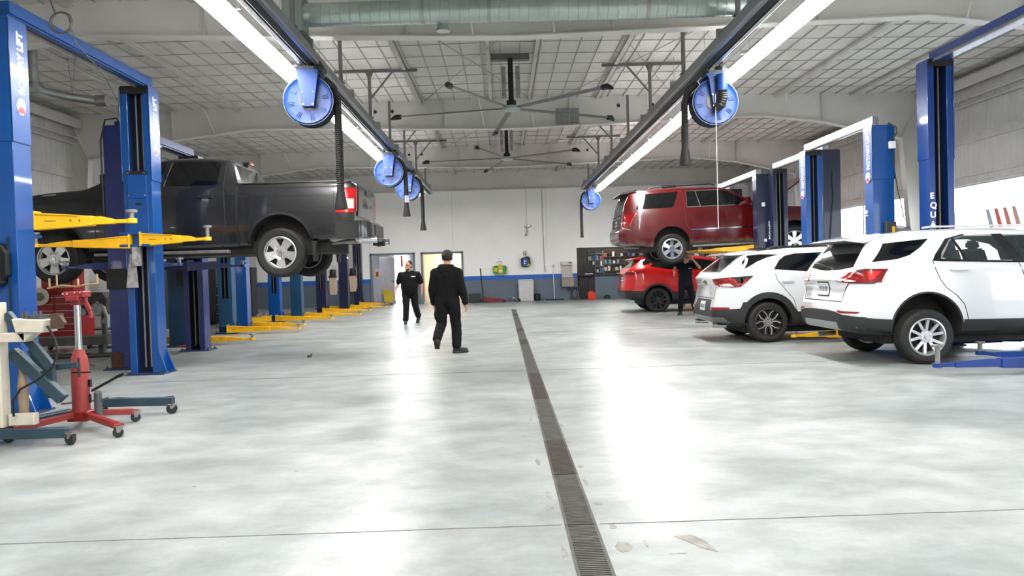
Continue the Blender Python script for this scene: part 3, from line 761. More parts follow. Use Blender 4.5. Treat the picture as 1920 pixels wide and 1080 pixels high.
small_lift(-6.80, 24.8, -6.75, 28.0, TEAL, NAVY, 3.7, 'dark blue two post lift below the truck rear wheels, yellow arms down', ((0, -5, 1.9, YEL), (1, -5, 1.7, YEL), (0, 172, 1.1, YEL)))
t6 = small_lift(-6.38, 30.2, -6.4, 33.3, NAVY, NAVY, 3.7, 'farthest left two post lift, navy column beside the slate wall', ((0, -4, 1.5, YEL), (0, 170, 1.0, YEL), (1, 5, 1.1, YEL)))
# control boxes and cable reels on those columns
def box_on(par, x, y, z, w_, h_, name, m):
    b = MB(); b.bb(x - w_ / 2, x + w_ / 2, y - .12, y, z, z + h_); return b.build(name, m, par, bevel=.008)
def lp(X, Y): return X, Y
for (X, Y, z, lab) in ((-6.28, 27.84, 1.35, 'black motor unit with wound cable on the dark blue lift column'), (-5.98, 30.04, 1.4, 'black motor unit with wound cable on the farthest left lift column')):
    u = thing('power_unit', lab, 'motor', (X, Y, z))
    b = MB(); b.lathe([(.0, .30), (.12, .28), (.13, .1), (.10, .05)], 16, 'z'); b.bb(-.14, .14, -.1, .1, -.02, .07); b.build('motor', BLACK, u)
    b = MB(); b.prism([(-.11, -.65), (.10, -.65), (.13, -.02), (-.13, -.02)], -.08, .06); b.build('reservoir', mat('reservoir_tan', (.42, .34, .26), .5), u)
    b = MB()
    for k in range(9): b.tube([(.11 + .03 * math.cos(k * .1), -.06, -.1 - .05 * k), (.16, -.02, -.13 - .05 * k)], .012, 5)
    b.tube([(-.05, 0, .28), (-.02, 0, .40), (.08, 0, .42), (.16, 0, .2), (.15, 0, 0)], .008, 6); b.build('wound_cable', mat('pale_cable', (.5, .42, .35), .6, noise=0), u)
# black panel on the faded column, black box in front of far column
b = MB(); b.bb(-.135, .135, -.06, .0, 0, .62); o = b.build('tool_pouch', BLACK, None, bevel=.01); o.location = (-6.64, 15.62, 1.28); tag(o, 'black box hanging on the nearest faded blue column', 'box')
# right side lifts -------------------------------------------------------
EQ = mat('lift_royal_blue_paint', (.004, .062, .25), .30, noise=.08, coat=.3)
t = thing('two_post_lift', 'nearest royal blue two post lift at right, behind the nearer white car', 'car lift', (6.97, 10.1, 0))
post(t, 0, 1.75, -1, 4.52, EQ, .5, None, gus=1, step=2.95, wide=.40, cover=True)
post(t, 0, -1.75, 1, 4.52, EQ, .5, None, gus=1, step=2.95, wide=.40)
crossbeam(t, .02, -1.75, 1.75, 4.50, EQ, tw=.22)
for s in (-1, 1): carriage(t, 0, s * 1.75, -s, .22, EQ)
X_ = -.20 - .016
for i, ch in enumerate('EQUALIZER'):
    letters(ch, .13, 'lettering', INK, t, Matrix.Translation((-.20, 1.59, 2.33 - i * .15)) @ Matrix(((1, 0, 0, 0), (0, 0, -1, 0), (0, 1, 0, 0), (0, 0, 0, 1))), bold=.004)
arm(t, -.12, -1.45, .14, 178, 1.72, ARMB, .19); arm(t, -.10, -1.45, .14, 120, 1.2, ARMB, .1); arm(t, -.12, 1.45, .14, 205, 1.0, ARMB, .10); arm(t, .1, 1.45, .14, -30, 1.0, ARMB, .08)
arm(t, .1, -1.45, .14, 5, 1.2, ARMB, .1)
t = thing('two_post_lift', 'bright blue two post lift at right with white lettering, between the two white cars', 'car lift', (6.45, 14.05, 0))
post(t, 0, -1.42, 1, 3.65, BLUE, .5, ('ROTARY LIFT', 2.92, .13, .82), -1, step=2.74, wide=.36)
post(t, .04, 1.45, -1, 3.70, BLUE, .5, ('ROTARY LIFT', 2.92, .13, .82), -1, step=2.74, wide=.34)
crossbeam(t, -.05, -1.42, 1.45, 3.68, GREYM, tw=.10)
for s, y in ((1, -1.42), (-1, 1.45)): carriage(t, 0.02, y, s, .22, BLUE)
arm(t, -.12, -1.20, .14, 183, 1.30, YEL, .02); arm(t, .1, -1.2, .14, -5, 1.1, YEL, .02); arm(t, -.12, 1.2, .14, 190, 1.1, YEL, .03); arm(t, .1, 1.2, .14, 5, 1.0, YEL, .03)
b = MB(); b.bb(-.02, .16, -1.66, -1.58, 1.78, 2.02); u = b.build('control_box', mat('control_box_dark', (.06, .065, .06), .5), t, bevel=.01)
b = MB(); b.bb(.08, .13, -1.665, -1.655, 1.84, 1.94); b.build('yellow_label', mat('label_yellow', (.8, .5, .03), .5, noise=0), u, smooth=False)
b = MB(); b.bb(.07, .17, -1.66, -1.60, 3.24, 3.36); b.build('junction_box', mat('white_box', (.75, .76, .76), .5, noise=0), t, bevel=.006)
b = MB(); b.tube([(.14, -1.6, 3.4), (.2, -1.62, 3.5), (.2, -1.6, 3.6), (.1, -1.55, 3.68)], .015, 6); b.tube([(.12, -1.6, 3.24), (.22, -1.58, 2.6), (.35, -1.55, 2.05)], .008, 6); b.build('power_cable', BLACK, t)
letters('10', .12, 'lettering', INK, t, Matrix.Translation((-.196, -1.40, 2.12)) @ Matrix(((0, 0, -1, 0), (0, 1, 0, 0), (1, 0, 0, 0), (0, 0, 0, 1))), bold=.003)
t = thing('two_post_lift', 'dark navy two post lift at right with a hanging black cable', 'car lift', (7.08, 17.5, 0))
post(t, 0, -1.5, 1, 3.77, NAVY, .5, None, gus=0, cover=False, wide=.38)
post(t, 0, 1.45, -1, 3.77, NAVY, .5, None, gus=0, cover=False, wide=.38, interior=BLACK)
crossbeam(t, -.06, -1.5, 1.45, 3.77, GREYM, tw=.14)
letters('SCA-LIFT', .12, 'lettering', INK, t, Matrix.Translation((-.205, 1.50, 2.0)) @ Matrix(((0, 0, -1, 0), (0, 1, 0, 0), (1, 0, 0, 0), (0, 0, 0, 1))), bold=.003)
b = MB(); b.tube([(.02, -1.67, 3.3), (0, -1.68, 3.1), (.03, -1.67, 2.8), (-.02, -1.68, 2.4), (-.06, -1.67, 1.9), (-.02, -1.66, 1.3)], .010, 6); b.build('hanging_cable', BLACK, t)
arm(t, -.1, -1.25, .12, 185, 1.2, NAVY, .04); arm(t, -.1, 1.2, .12, 175, 1.2, NAVY, .04)
t = thing('two_post_lift', 'dark navy two post lift holding up the raised dark red SUV', 'car lift', (6.76, 20.95, 0))
post(t, 0, -1.70, 1, 3.68, NAVY, 1.9, None, gus=0, cover=False, wide=.36)
post(t, 0, 1.75, -1, 3.68, NAVY, 1.9, None, gus=0, cover=False, wide=.36)
crossbeam(t, -.06, -1.7, 1.75, 3.68, GREYM, tw=.14)
b = MB(); b.bb(-.05, .03, -1.87, -1.845, 2.85, 2.95); b.bb(.0, .06, -1.87, -1.845, 1.95, 2.02); b.build('small_plate', INK, t, smooth=False)
arm(t, -.12, -1.40, 1.80, 160, 1.35, YEL, .03); arm(t, .12, -1.40, 1.80, 25, 1.2, YEL, .03); arm(t, -.12, 1.45, 1.80, 195, 1.35, YEL, .03); arm(t, .1, 1.45, 1.8, -20, 1.0, YEL, .03)
t = thing('two_post_lift', 'farthest right two post lift with yellow arms on the floor under the bright red car', 'car lift', (7.2, 24.6, 0))
post(t, 0, -1.75, 1, 3.68, NAVY, .4, None, gus=0, cover=False, wide=.36)
post(t, 0, 1.75, -1, 3.68, NAVY, .4, None, gus=0, cover=False, wide=.36)
crossbeam(t, -.06, -1.7, 1.75, 3.68, GREYM, tw=.14)
arm(t, -.12, -1.5, .13, 178, 1.4, YEL, .05); arm(t, -.12, 1.5, .13, 182, 1.3, YEL, .05)
# ================================================================== VEHICLES
GLASS_D = mat('tinted_window_glass', (.006, .007, .008), .06, noise=0, spec=.6)
GLASS_T = mat('clear_tinted_glass', (.10, .12, .12), .03, noise=0, alpha=.42)
CLAD = mat('grey_black_cladding', (.035, .036, .038), .55, noise=.05)
DARKIN = mat('dark_cabin', (.012, .012, .013), .8, noise=0)
LAMP_R = mat('tail_lamp_red', (.30, .004, .008), .12, noise=0, coat=.8)
LAMP_B = mat('tail_lamp_bright_red', (.62, .02, .02), .15, noise=0, coat=.8)
LAMP_W = mat('tail_lamp_clear', (.7, .66, .66), .15, noise=0, coat=.8)
SEAM = mat('panel_gap', (.03, .03, .032), .7, noise=0)
UNDER = mat('underbody', (.03, .028, .026), .8, noise=.3, scale=10)
SILV = mat('wheel_silver', (.62, .62, .63), .28, .7, noise=.05)
def smooth_interp(P, x):
    """piecewise cosine-free: linear with slight rounding"""
    h = .05
    return (interp(P, x - h) + 2 * interp(P, x) + interp(P, x + h)) / 4 if len(P) > 2 else interp(P, x)
def body_mesh(S):
    L = S['L']; W = S['W'] / 2; N = 110
    xs = sorted(set([L * i / N for i in range(N + 1)] + [.01, .02, .035, .06, L - .01, L - .03, L - .06]))
    rows = []
    for x in xs:
        zt = smooth_interp(S['top'], x); zb = smooth_interp(S['bot'], x); bl = smooth_interp(S['belt'], x); w = smooth_interp(S['plan'], x) * W; wr = smooth_interp(S['roofw'], x)
        hood = zt - bl < .10
        ble = min(bl, zt - .035)
        H = ble - zb
        k = max(0, min(1, (zt - bl) / .40)); wb = w * .955; wr = wb + (wr - wb) * k
        pts = [(0, zb), (w * .55, zb), (w * .86, zb + .015), (w * .955, zb + .07), (w * .985, zb + .16 * H + .03), (w, zb + .38 * H), (w * 1.0, zb + .55 * H), (w * .992, zb + .72 * H), (w * .98, zb + .86 * H), (w * .968, ble - .03), (wb, ble)]
        g = zt - ble; ze = ble + g * .86
        for i in (1, 2, 3, 4): f = i / 5; pts.append((wb + (wr - wb) * f + .018 * k * math.sin(f * PI), ble + (ze - ble) * f))
        e = min(.10, g * .5)
        pts += [(wr, ze), (wr - .025 * k - .01, ble + g * .94), (wr - .07 * k - .05, ble + g * .985), (wr * .72, zt + S.get('crown', .02) * .5 * k), (wr * .38, zt + S.get('crown', .02) * k), (0, zt + S.get('crown', .02) * k)]
        rows.append((x, pts))
    n = len(rows[0][1]); ring = []
    vs = []
    for x, pts in rows:
        full = pts + [(-y, z) for y, z in reversed(pts[1:-1])]
        for (y, z) in full:
            xo = interp(S['rearx'], z) * max(0, 1 - x / .55) if 'rearx' in S else 0
            xf = interp(S['frontx'], z) * max(0, 1 - (L - x) / .7) if 'frontx' in S else 0
            vs.append((x + xo + xf, y, z))
        ring.append(len(full))
    R = ring[0]; fs = []
    for i in range(len(rows) - 1):
        for k in range(R): k2 = (k + 1) % R; fs.append((i * R + k, i * R + k2, (i + 1) * R + k2, (i + 1) * R + k))
    # capped ends (fan)
    for base, x0, sgn in ((0, rows[0][0], -1), ((len(rows) - 1) * R, rows[-1][0], 1)):
        # strips across between left and right points at the same index
        for k in range(1, n - 1):
            a, b_ = base + k, base + (R - k); c_, d = base + k + 1, base + (R - k - 1)
            if k == n - 2: fs.append((a, base + n - 1, b_)) if False else None
        idx = [base + k for k in range(R)]
        for k in range(0, n - 1):
            a = base + k; c_ = base + k + 1; b_ = base + (R - k) % R; d = base + (R - k - 1) % R
            q = []
            for v in (a, c_, d, b_):
                if v not in q: q.append(v)
            if len(q) >= 3: fs.append(tuple(q))
    return vs, fs
def patch(name, m, bvh, poly, view, parent, off=.004, depth=.012, res=.06, side=1, W=1.2, smooth=50):
    """a fitted panel: the outline (side view x,z / rear view y,z) laid onto the body"""
    bm = bmesh.new()
    vs = [bm.verts.new((u, v, 0)) for u, v in poly]
    try: bm.faces.new(vs)
    except Exception: bm.free(); return None
    bmesh.ops.triangulate(bm, faces=bm.faces[:])
    us = [p[0] for p in poly]; vv = [p[1] for p in poly]
    k = math.floor(min(us) / res) * res + res
    while k < max(us):
        bmesh.ops.bisect_plane(bm, geom=bm.verts[:] + bm.edges[:] + bm.faces[:], plane_co=(k, 0, 0), plane_no=(1, 0, 0)); k += res
    k = math.floor(min(vv) / res) * res + res
    while k < max(vv):
        bmesh.ops.bisect_plane(bm, geom=bm.verts[:] + bm.edges[:] + bm.faces[:], plane_co=(0, k, 0), plane_no=(0, 1, 0)); k += res
    bmesh.ops.remove_doubles(bm, verts=bm.verts[:], dist=.0008)
    D = {'S': Vector((0, -side, 0)), 'B': Vector((1, 0, 0)), 'F': Vector((-1, 0, 0)), 'T': Vector((0, 0, -1))}[view]
    outs = {}
    for v in bm.verts:
        u, w_ = v.co.x, v.co.y
        o = {'S': Vector((u, side * 3, w_)), 'B': Vector((-3, u, w_)), 'F': Vector((9, u, w_)), 'T': Vector((u, w_, 5))}[view]
        hit, nrm, _, _ = bvh.ray_cast(o, D)
        if hit is None:
            q = {'S': Vector((u, side * W * .9, w_)), 'B': Vector((.0, u, w_)), 'F': Vector((5, u, w_)), 'T': Vector((u, w_, 1.6))}[view]
            hit, nrm, _, _ = bvh.find_nearest(q)
        if nrm.dot(D) > 0: nrm = -nrm
        v.co = hit - D * off * .5 + nrm * off * .5
        outs[v] = nrm.copy()
    bm.normal_update()
    # rim going into the body
    be = [e for e in bm.edges if e.is_boundary]
    r = bmesh.ops.extrude_edge_only(bm, edges=be)
    for v in [g for g in r['geom'] if isinstance(g, bmesh.types.BMVert)]: v.co = v.co + D * depth
    bmesh.ops.recalc_face_normals(bm, faces=bm.faces[:])
    me = bpy.data.meshes.new(name); bm.to_mesh(me); bm.free()
    return link(name, me, m, parent, smooth)
def strip(pts, w):
    """polyline -> thin outline polygon"""
    P = [Vector(p) for p in pts]; Lp = []; Rp = []
    for i, p in enumerate(P):
        d = (P[min(i + 1, len(P) - 1)] - P[max(i - 1, 0)]).normalized(); nn = Vector((-d.y, d.x)) * w / 2
        Lp.append(p + nn); Rp.append(p - nn)
    return [tuple(q) for q in Lp + Rp[::-1]]
def arc(cx, cz, r, a0, a1, n=14): return [(cx + r * math.cos(math.radians(a0 + (a1 - a0) * i / n)), cz + r * math.sin(math.radians(a0 + (a1 - a0) * i / n))) for i in range(n + 1)]
def cut(body, cm, add_mats):
    me = bpy.data.meshes.new('cutter'); me.from_pydata(cm.v, [], cm.f)
    bm = bmesh.new(); bm.from_mesh(me); bmesh.ops.recalc_face_normals(bm, faces=bm.faces); bm.to_mesh(me); bm.free()
    me.materials.append(add_mats)
    bpy.context.view_layer.update()
    c = bpy.data.objects.new('cutter', me); COL.objects.link(c); c.matrix_world = body.matrix_world.copy()
    mod = body.modifiers.new('b', 'BOOLEAN'); mod.operation = 'DIFFERENCE'; mod.solver = 'EXACT'; mod.object = c; mod.material_mode = 'TRANSFER'; mod.use_self = False
    bake(body); bpy.data.objects.remove(c); bpy.data.meshes.remove(me)
    body.data.shade_smooth(); body.data.set_sharp_from_angle(angle=math.radians(38))
def wheel(parent, x, y, z, R, wd, rr, style, side, rim_m, back=None, name='wheel'):
    """wheel = tyre mesh; rim / hub are its sub-parts; side = +1 when the outer face looks to +y"""
    s = side; b = MB(); h = wd / 2
    prof = [(rr - .01, -h * .9), (rr + .02, -h), (R - .045, -h), (R - .012, -h * .82), (R, -h * .6)]
    for k in range(-2, 3): prof += [(R, h * k * .24 - .01), (R - .008, h * k * .24 - .006), (R - .008, h * k * .24 + .006), (R, h * k * .24 + .01)]
    prof += [(R, h * .6), (R - .012, h * .82), (R - .045, h), (rr + .02, h), (rr - .01, h * .9)]
    b.lathe(prof, 48, 'y', (x, y, z), cap=False); tire = b.build(name, RUB, parent, smooth=30)
    b = MB(); f = h * .92
    b.lathe([(rr + .012, s * f), (rr - .015, s * (f + .008)), (rr - .028, s * (f - .02)), (rr - .035, s * (-h * .8)), (rr + .0, s * (-h * .85))], 48, 'y', (x, y, z), cap=False)
    b.build('rim_barrel', SILV if style not in ('black', 'fork') else BLACK, tire)
    b = MB(); b.lathe([(rr - .03, s * (f - .10)), (.06, s * (f - .09))], 32, 'y', (x, y, z)); b.build('spoke_gap_shade', mat('spoke_gap_dark', (.02, .019, .018), .7, noise=0), tire)  # dark disc paints the shade seen between the spokes
    fo = s * (f - .012); bo = s * (f - .055)
    def spoke(bb, a, ri, ro, wi, wo, y0=None, y1=None, skew=0):
        y0 = fo if y0 is None else y0; y1 = bo if y1 is None else y1
        c, sn = math.cos(a), math.sin(a); c2, s2 = math.cos(a + skew), math.sin(a + skew)
        P = [(c * ri - sn * wi, sn * ri + c * wi), (c2 * ro - s2 * wo, s2 * ro + c2 * wo), (c2 * ro + s2 * wo, s2 * ro - c2 * wo), (c * ri + sn * wi, sn * ri - c * wi)]
        vs = []
        for k, (u, v) in enumerate(P):
            inn = k in (0, 3)
            vs.append((x + u, y + y0 - (s * .018 if inn else 0), z + v))
        for (u, v) in P: vs.append((x + u * .98, y + y1, z + v * .98))
        bb.add(vs, [(0, 1, 2, 3), (7, 6, 5, 4), (0, 4, 5, 1), (1, 5, 6, 2), (2, 6, 7, 3), (3, 7, 4, 0)])
    b = MB(); k2 = MB()
    b.lathe([(.075, fo - s * .006), (.085, fo - s * .02), (.085, bo)], 24, 'y', (x, y, z), cap=True)
    ro = rr - .012
    if style == 'ram':       # broad disc with five openings
        for k in range(5):
            a = PI / 2 + PI / 5 + k * 2 * PI / 5
            spoke(b, a, .06, ro, .050, .082); 
        for k in range(5):
            a = PI / 2 + k * 2 * PI / 5; spoke(b, a, ro - .028, ro, .10, .11)
            spoke(b, a, .05, .115, .045, .06)
    elif style == 'six':
        for k in range(6): spoke(b, PI / 2 + k * PI / 3, .05, ro, .036, .062)
    elif style == 'ten':
        for k in range(5):
            for j in (-1, 1): spoke(b, PI / 2 + .2 + k * 2 * PI / 5 + j * .13, .05, ro, .020, .017, skew=j * .17)
    elif style == 'fork':
        for k in range(5):
            a = PI / 2 + k * 2 * PI / 5
            for j in (-1, 1):
                spoke(k2, a + j * .05, .05, ro, .030, .045, y1=bo, y0=fo - s * .01, skew=j * .27)
                spoke(b, a + j * .12, .06, ro * .62, .008, .008, skew=j * .10); spoke(b, a + j * .22, ro * .62, ro, .009, .010, skew=j * .20)
            spoke(b, a + .62, ro - .016, ro - .004, .05, .055)
            spoke(b, a - .62, ro - .016, ro - .004, .05, .055) if False else None
    elif style == 'black':
        for k in range(5):
            for j in (-1, 1): spoke(b, PI / 2 + k * 2 * PI / 5 + j * .16, .05, ro, .022, .022, skew=j * .12)
    b.build('rim', rim_m, tire, smooth=30)
    if style == 'fork': k2.build('rim_dark', BLACK, tire, smooth=30)
    b = MB(); b.lathe([(.034, fo + s * .002), (.030, fo + s * .012)], 16, 'y', (x, y, z)); b.build('centre_cap', rim_m if style != 'ram' else CHROME, tire)
    b = MB()
    for k in range(5 if style != 'six' else 6):
        a = PI / 2 + k * 2 * PI / (5 if style != 'six' else 6) + .3
        b.lathe([(.011, fo - s * .02), (.011, fo + s * .008)], 8, 'y', (x + .058 * math.cos(a), y, z + .058 * math.sin(a)))
    b.build('lug_nuts', CHROME if style != 'black' else STEEL, tire)
    return tire
def car(S, name, label, cat, loc, rz, paint):
    t = thing(name, label, cat, loc, rz)
    vs, fs = body_mesh(S); b = MB(); b.add(vs, fs)
    body = b.build('body', [paint], t, smooth=38)
    if 'cladz' in S:
        body.data.materials.append(CLAD)
        for p_ in body.data.polygons:
            if p_.center.z < S['cladz']: p_.material_index = 1
    bvh = BVHTree.FromPolygons([q.co.copy() for q in body.data.vertices], [tuple(p.vertices) for p in body.data.polygons])
    W = S['W'] / 2; dz = S.get('dz', 0)
    cm = MB()
    for wx in S['wx']:
        for s in (-1, 1):
            cm.lathe([(S['arch'], s * (W - .36)), (S['arch'], s * (W + .2))], 40, 'y', (wx, 0, S['wz'] + dz + S.get('archdz', .02)))
    body.data.materials.append(UNDER); cut(body, cm, UNDER)
    if 'tunnel' in S:
        cm = MB(); cm.prism(S['tunnel'], -1.2, 1.2, 'y'); body.data.materials.append(DARKIN); cut(body, cm, DARKIN)
    b = MB(); b.bb(.5, S['L'] - .6, -W + .25, W - .25, S['bot'][len(S['bot']) // 2][1] - .10, S['bot'][len(S['bot']) // 2][1] + .12)
    for wx in S['wx']: b.tube([(wx, -W + .15, S['wz']), (wx, W - .15, S['wz'])], .05, 10); b.lathe([(.13, -.12), (.13, .12)], 14, 'y', (wx, 0, S['wz']))
    b.build('underbody', UNDER, t, bevel=.02)
    for i, wx in enumerate(S['wx']):
        for s in (-1, 1): wheel(t, wx, s * (W - S['tw'] / 2 - .015), S['wz'] + (S.get('fz', 0) if i else 0), S['wz'], S['tw'], S['rr'], S['style'], s, S['rim'])
    return t, bvh, W
def both(fn):
    for s in (-1, 1): fn(s)
def plate(t, bvh, y0, y1, z0, z1, name='licence_plate'):
    b = patch(name, mat('plate_white', (.72, .73, .74), .4, noise=0), bvh, [(y0, z0), (y1, z0), (y1, z1), (y0, z1)], 'B', t, off=.012)
    patch('plate_surround', BLACK, bvh, [(y0 - .025, z0 - .02), (y1 + .025, z0 - .02), (y1 + .025, z1 + .02), (y0 - .025, z1 + .02)], 'B', t, off=.004)
    for i in range(5):
        c = y0 + (y1 - y0) * (.16 + .17 * i); patch('plate_character', SEAM, bvh, [(c - .009, z0 + .05), (c + .007, z0 + .05), (c + .007, z1 - .05), (c - .009, z1 - .05)], 'B', b, off=.016, depth=.003)
    return b
def emblem(t, bvh, cy, z, m=None, wd=.11):
    patch('emblem', m or mat('gold_emblem', (.75, .45, .12), .25, .8, noise=0), bvh, [(cy - wd, z - .012), (cy - wd * .4, z - .012), (cy - wd * .3, z - .04), (cy + wd * .4, z - .04), (cy + wd * .5, z - .012), (cy + wd, z - .012), (cy + wd * .85, z + .02), (cy + wd * .4, z + .02), (cy + wd * .3, z + .045), (cy - wd * .4, z + .045), (cy - wd * .5, z + .02), (cy - wd * 1.1, z + .02)], 'B', t, off=.01)
PW_ = mat('car_paint_white', (.70, .71, .72), .22, noise=0, coat=.8)
# ---------------------------------------------------------- nearer white SUV
S = dict(L=4.65, W=1.84, dz=.10, cladz=.52,
  top=[(0, 1.12), (.05, 1.17), (.10, 1.26), (.30, 1.55), (.40, 1.66), (.60, 1.72), (1.2, 1.765), (1.8, 1.775), (2.4, 1.755), (2.9, 1.67), (3.3, 1.44), (3.62, 1.21), (4.1, 1.14), (4.45, 1.02), (4.62, .84), (4.65, .72)],
  belt=[(0, 1.22), (.4, 1.37), (.9, 1.34), (1.5, 1.29), (3.2, 1.20), (4.6, 1.1)],
  bot=[(0, .46), (.25, .40), (.6, .36), (4.1, .34), (4.65, .42)],
  plan=[(0, .70), (.04, .79), (.12, .88), (.25, .94), (.5, .985), (1.0, 1), (3.6, 1), (4.2, .94), (4.5, .80), (4.65, .62)],
  roofw=[(0, .66), (.5, .64), (1.2, .66), (2.6, .66), (3.4, .70), (4.6, .7)],
  rearx=[(.4, .02), (.5, -.02), (.72, -.05), (.86, .0), (1.0, .03), (1.15, -.01), (1.3, .0)],
  wx=(.98, 3.70), wz=.362, arch=.455, archdz=.02, tw=.23, rr=.245, style='ten', rim=SILV,
  tunnel=[(1.22, 1.40), (1.40, 1.62), (1.60, 1.67), (2.5, 1.66), (2.85, 1.58), (3.30, 1.30), (2.4, 1.33), (1.3, 1.36)])
t, bv, W = car(S, 'sport_utility_vehicle', 'nearest white SUV at right with silver wheels and red tail lamps', 'car', (4.56, 10.57, 0), 0, PW_)
def f(s):
    patch('cladding', CLAD, bv, [(-.0, .38), (-.02, .66), (.30, .62), (.55, .60)] + arc(.98, .48, .46, 165, 180, 2) + [(.52, .32)], 'S', t, side=s, off=.012)
    patch('sill_cladding', CLAD, bv, [(1.47, .30), (1.46, .58), (3.20, .56), (3.2, .30)], 'S', t, side=s, off=.006)
    patch('arch_lip', CLAD, bv, arc(.98, .482, .452, 0, 180, 22) + arc(.98, .482, .475, 180, 0, 22), 'S', t, side=s, off=.008)
    patch('quarter_glass', GLASS_D, bv, [(.30, 1.36), (.42, 1.50), (.50, 1.60), (1.12, 1.65), (.96, 1.53), (.80, 1.44), (.62, 1.39)], 'S', t, side=s, off=.005)
    patch('side_glass', GLASS_T, bv, [(1.20, 1.37), (1.24, 1.46), (1.40, 1.63), (1.62, 1.68), (2.0, 1.69), (2.5, 1.67), (2.85, 1.58), (3.3, 1.32), (2.4, 1.30), (1.45, 1.34)], 'S', t, side=s, off=.002)
    patch('window_trim', mat('dark_chrome', (.13, .13, .14), .2, .9, noise=0), bv, [(1.08, 1.355), (1.14, 1.44), (1.34, 1.64), (1.6, 1.70), (1.62, 1.685), (1.39, 1.63), (1.23, 1.46), (1.195, 1.375), (2.4, 1.31), (2.4, 1.295), (1.2, 1.345)], 'S', t, side=s, off=.008)
    patch('rear_divider', BLACK, bv, [(1.42, 1.645), (1.45, 1.655), (1.56, 1.34), (1.52, 1.34)], 'S', t, side=s, off=.006)
    patch('centre_pillar', BLACK, bv, [(1.98, 1.69), (2.12, 1.69), (2.30, 1.31), (2.15, 1.32)], 'S', t, side=s, off=.006)
    patch('door_seam', SEAM, bv, strip([(1.08, 1.36), (1.10, 1.25), (1.16, 1.10), (1.24, .99), (1.36, .90), (1.46, .78), (1.51, .60), (1.52, .34)], .010), 'S', t, side=s, off=.002)
    patch('door_seam', SEAM, bv, strip([(2.22, 1.32), (2.27, 1.1), (2.27, .36)], .010), 'S', t, side=s, off=.002)
    patch('door_handle', PW_, bv, [(1.28, 1.235), (1.31, 1.255), (1.42, 1.26), (1.50, 1.255), (1.53, 1.24), (1.50, 1.225), (1.42, 1.218), (1.31, 1.222)], 'S', t, side=s, off=.03, depth=.02)
    patch('door_handle', PW_, bv, [(2.36, 1.225), (2.39, 1.245), (2.58, 1.245), (2.61, 1.23), (2.58, 1.215), (2.39, 1.212)], 'S', t, side=s, off=.03, depth=.02)
    L_ = patch('tail_lamp', LAMP_R, bv, [(.04, 1.235), (.22, 1.265), (.48, 1.26), (.30, 1.085), (.05, 1.095)], 'S', t, side=s, off=.010, res=.04)
    patch('lamp_edge', BLACK, bv, strip([(.04, 1.24), (.22, 1.268), (.48, 1.262), (.30, 1.083), (.05, 1.093)], .014), 'S', L_, side=s, off=.014)
    patch('bright_element', LAMP_B, bv, [(.22, 1.245), (.40, 1.24), (.30, 1.14), (.24, 1.13)], 'S', L_, side=s, off=.014)
    patch('tail_lamp', LAMP_R, bv, [(s * .45, 1.10), (s * .46, 1.16), (s * .62, 1.22), (s * .80, 1.25), (s * .88, 1.25), (s * .88, 1.09)], 'B', t, off=.010, res=.04)
    patch('clear_element', LAMP_W, bv, [(s * .49, 1.115), (s * .49, 1.145), (s * .66, 1.145), (s * .78, 1.12), (s * .76, 1.105)], 'B', t, off=.014)
    patch('rear_reflector', LAMP_R, bv, [(s * .55, .70), (s * .56, .725), (s * .82, .71), (s * .80, .685)], 'B', t, off=.010)
both(f)
patch('rear_glass', GLASS_D, bv, [(-.66, 1.30), (-.62, 1.42), (-.56, 1.60), (-.3, 1.625), (.3, 1.625), (.56, 1.60), (.62, 1.42), (.66, 1.30), (.3, 1.265), (-.3, 1.265)], 'B', t, off=.006)
patch('bumper_cladding', CLAD, bv, [(-.82, .40), (-.84, .64), (-.5, .70), (-.2, .715), (.2, .715), (.5, .70), (.84, .64), (.82, .40)], 'B', t, off=.014)
patch('skid_plate', mat('satin_silver', (.4, .41, .42), .35, .6), bv, [(-.55, .46), (-.5, .56), (.5, .56), (.55, .46)], 'B', t, off=.022)
patch('tailgate_seam', SEAM, bv, strip([(-.70, 1.09), (-.62, .95), (-.6, .84), (.6, .84), (.62, .95), (.70, 1.09)], .010), 'B', t, off=.003)
plate(t, bv, -.16, .16, .915, 1.085); emblem(t, bv, 0, 1.175)
letters('EQUINOX', .05, 'model_badge', CHROME, t, Matrix.Translation((-.05, .52, .90)) @ Matrix(((0, 0, -1, 0), (-1, 0, 0, 0), (0, 1, 0, 0), (0, 0, 0, 1))))
b = MB(); b.prism([(.06, 1.655), (.10, 1.675), (.50, 1.745), (.60, 1.72), (.34, 1.62), (.20, 1.63)], -.60, .60); b.build('spoiler', PW_, t, bevel=.012)
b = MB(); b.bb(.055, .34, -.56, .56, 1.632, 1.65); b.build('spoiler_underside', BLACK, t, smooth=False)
b = MB(); b.tube([(.10, .05, 1.30), (.06, .20, 1.35), (.08, .45, 1.36)], .014, 6); b.tube([(.13, .0, 1.27), (.08, .05, 1.31)], .03, 8); b.build('rear_wiper', BLACK, t)
for y in (-.42, .42):
    for x in (1.55, 2.45):
        b = MB(); b.prism([(x, 1.2), (x + .12, 1.2), (x + .02, 1.52), (x - .10, 1.50)], y - .22, y + .22); b.prism([(x - .07, 1.50), (x + .03, 1.50), (x + .0, 1.64), (x - .08, 1.63)], y - .12, y + .12); b.build('seat', DARKIN, t, bevel=.03)
b = MB(); b.tube([(.30, .30, .34), (.05, .30, .33)], .035, 10); b.build('exhaust_tip', STEEL, t)
b = MB(); b.tube([(1.1, -.6, 1.80), (1.2, -.6, 1.81), (2.6, -.62, 1.80), (2.7, -.62, 1.775)], .014, 6); b.mark()
b.build('roof_rail', PW_, t)
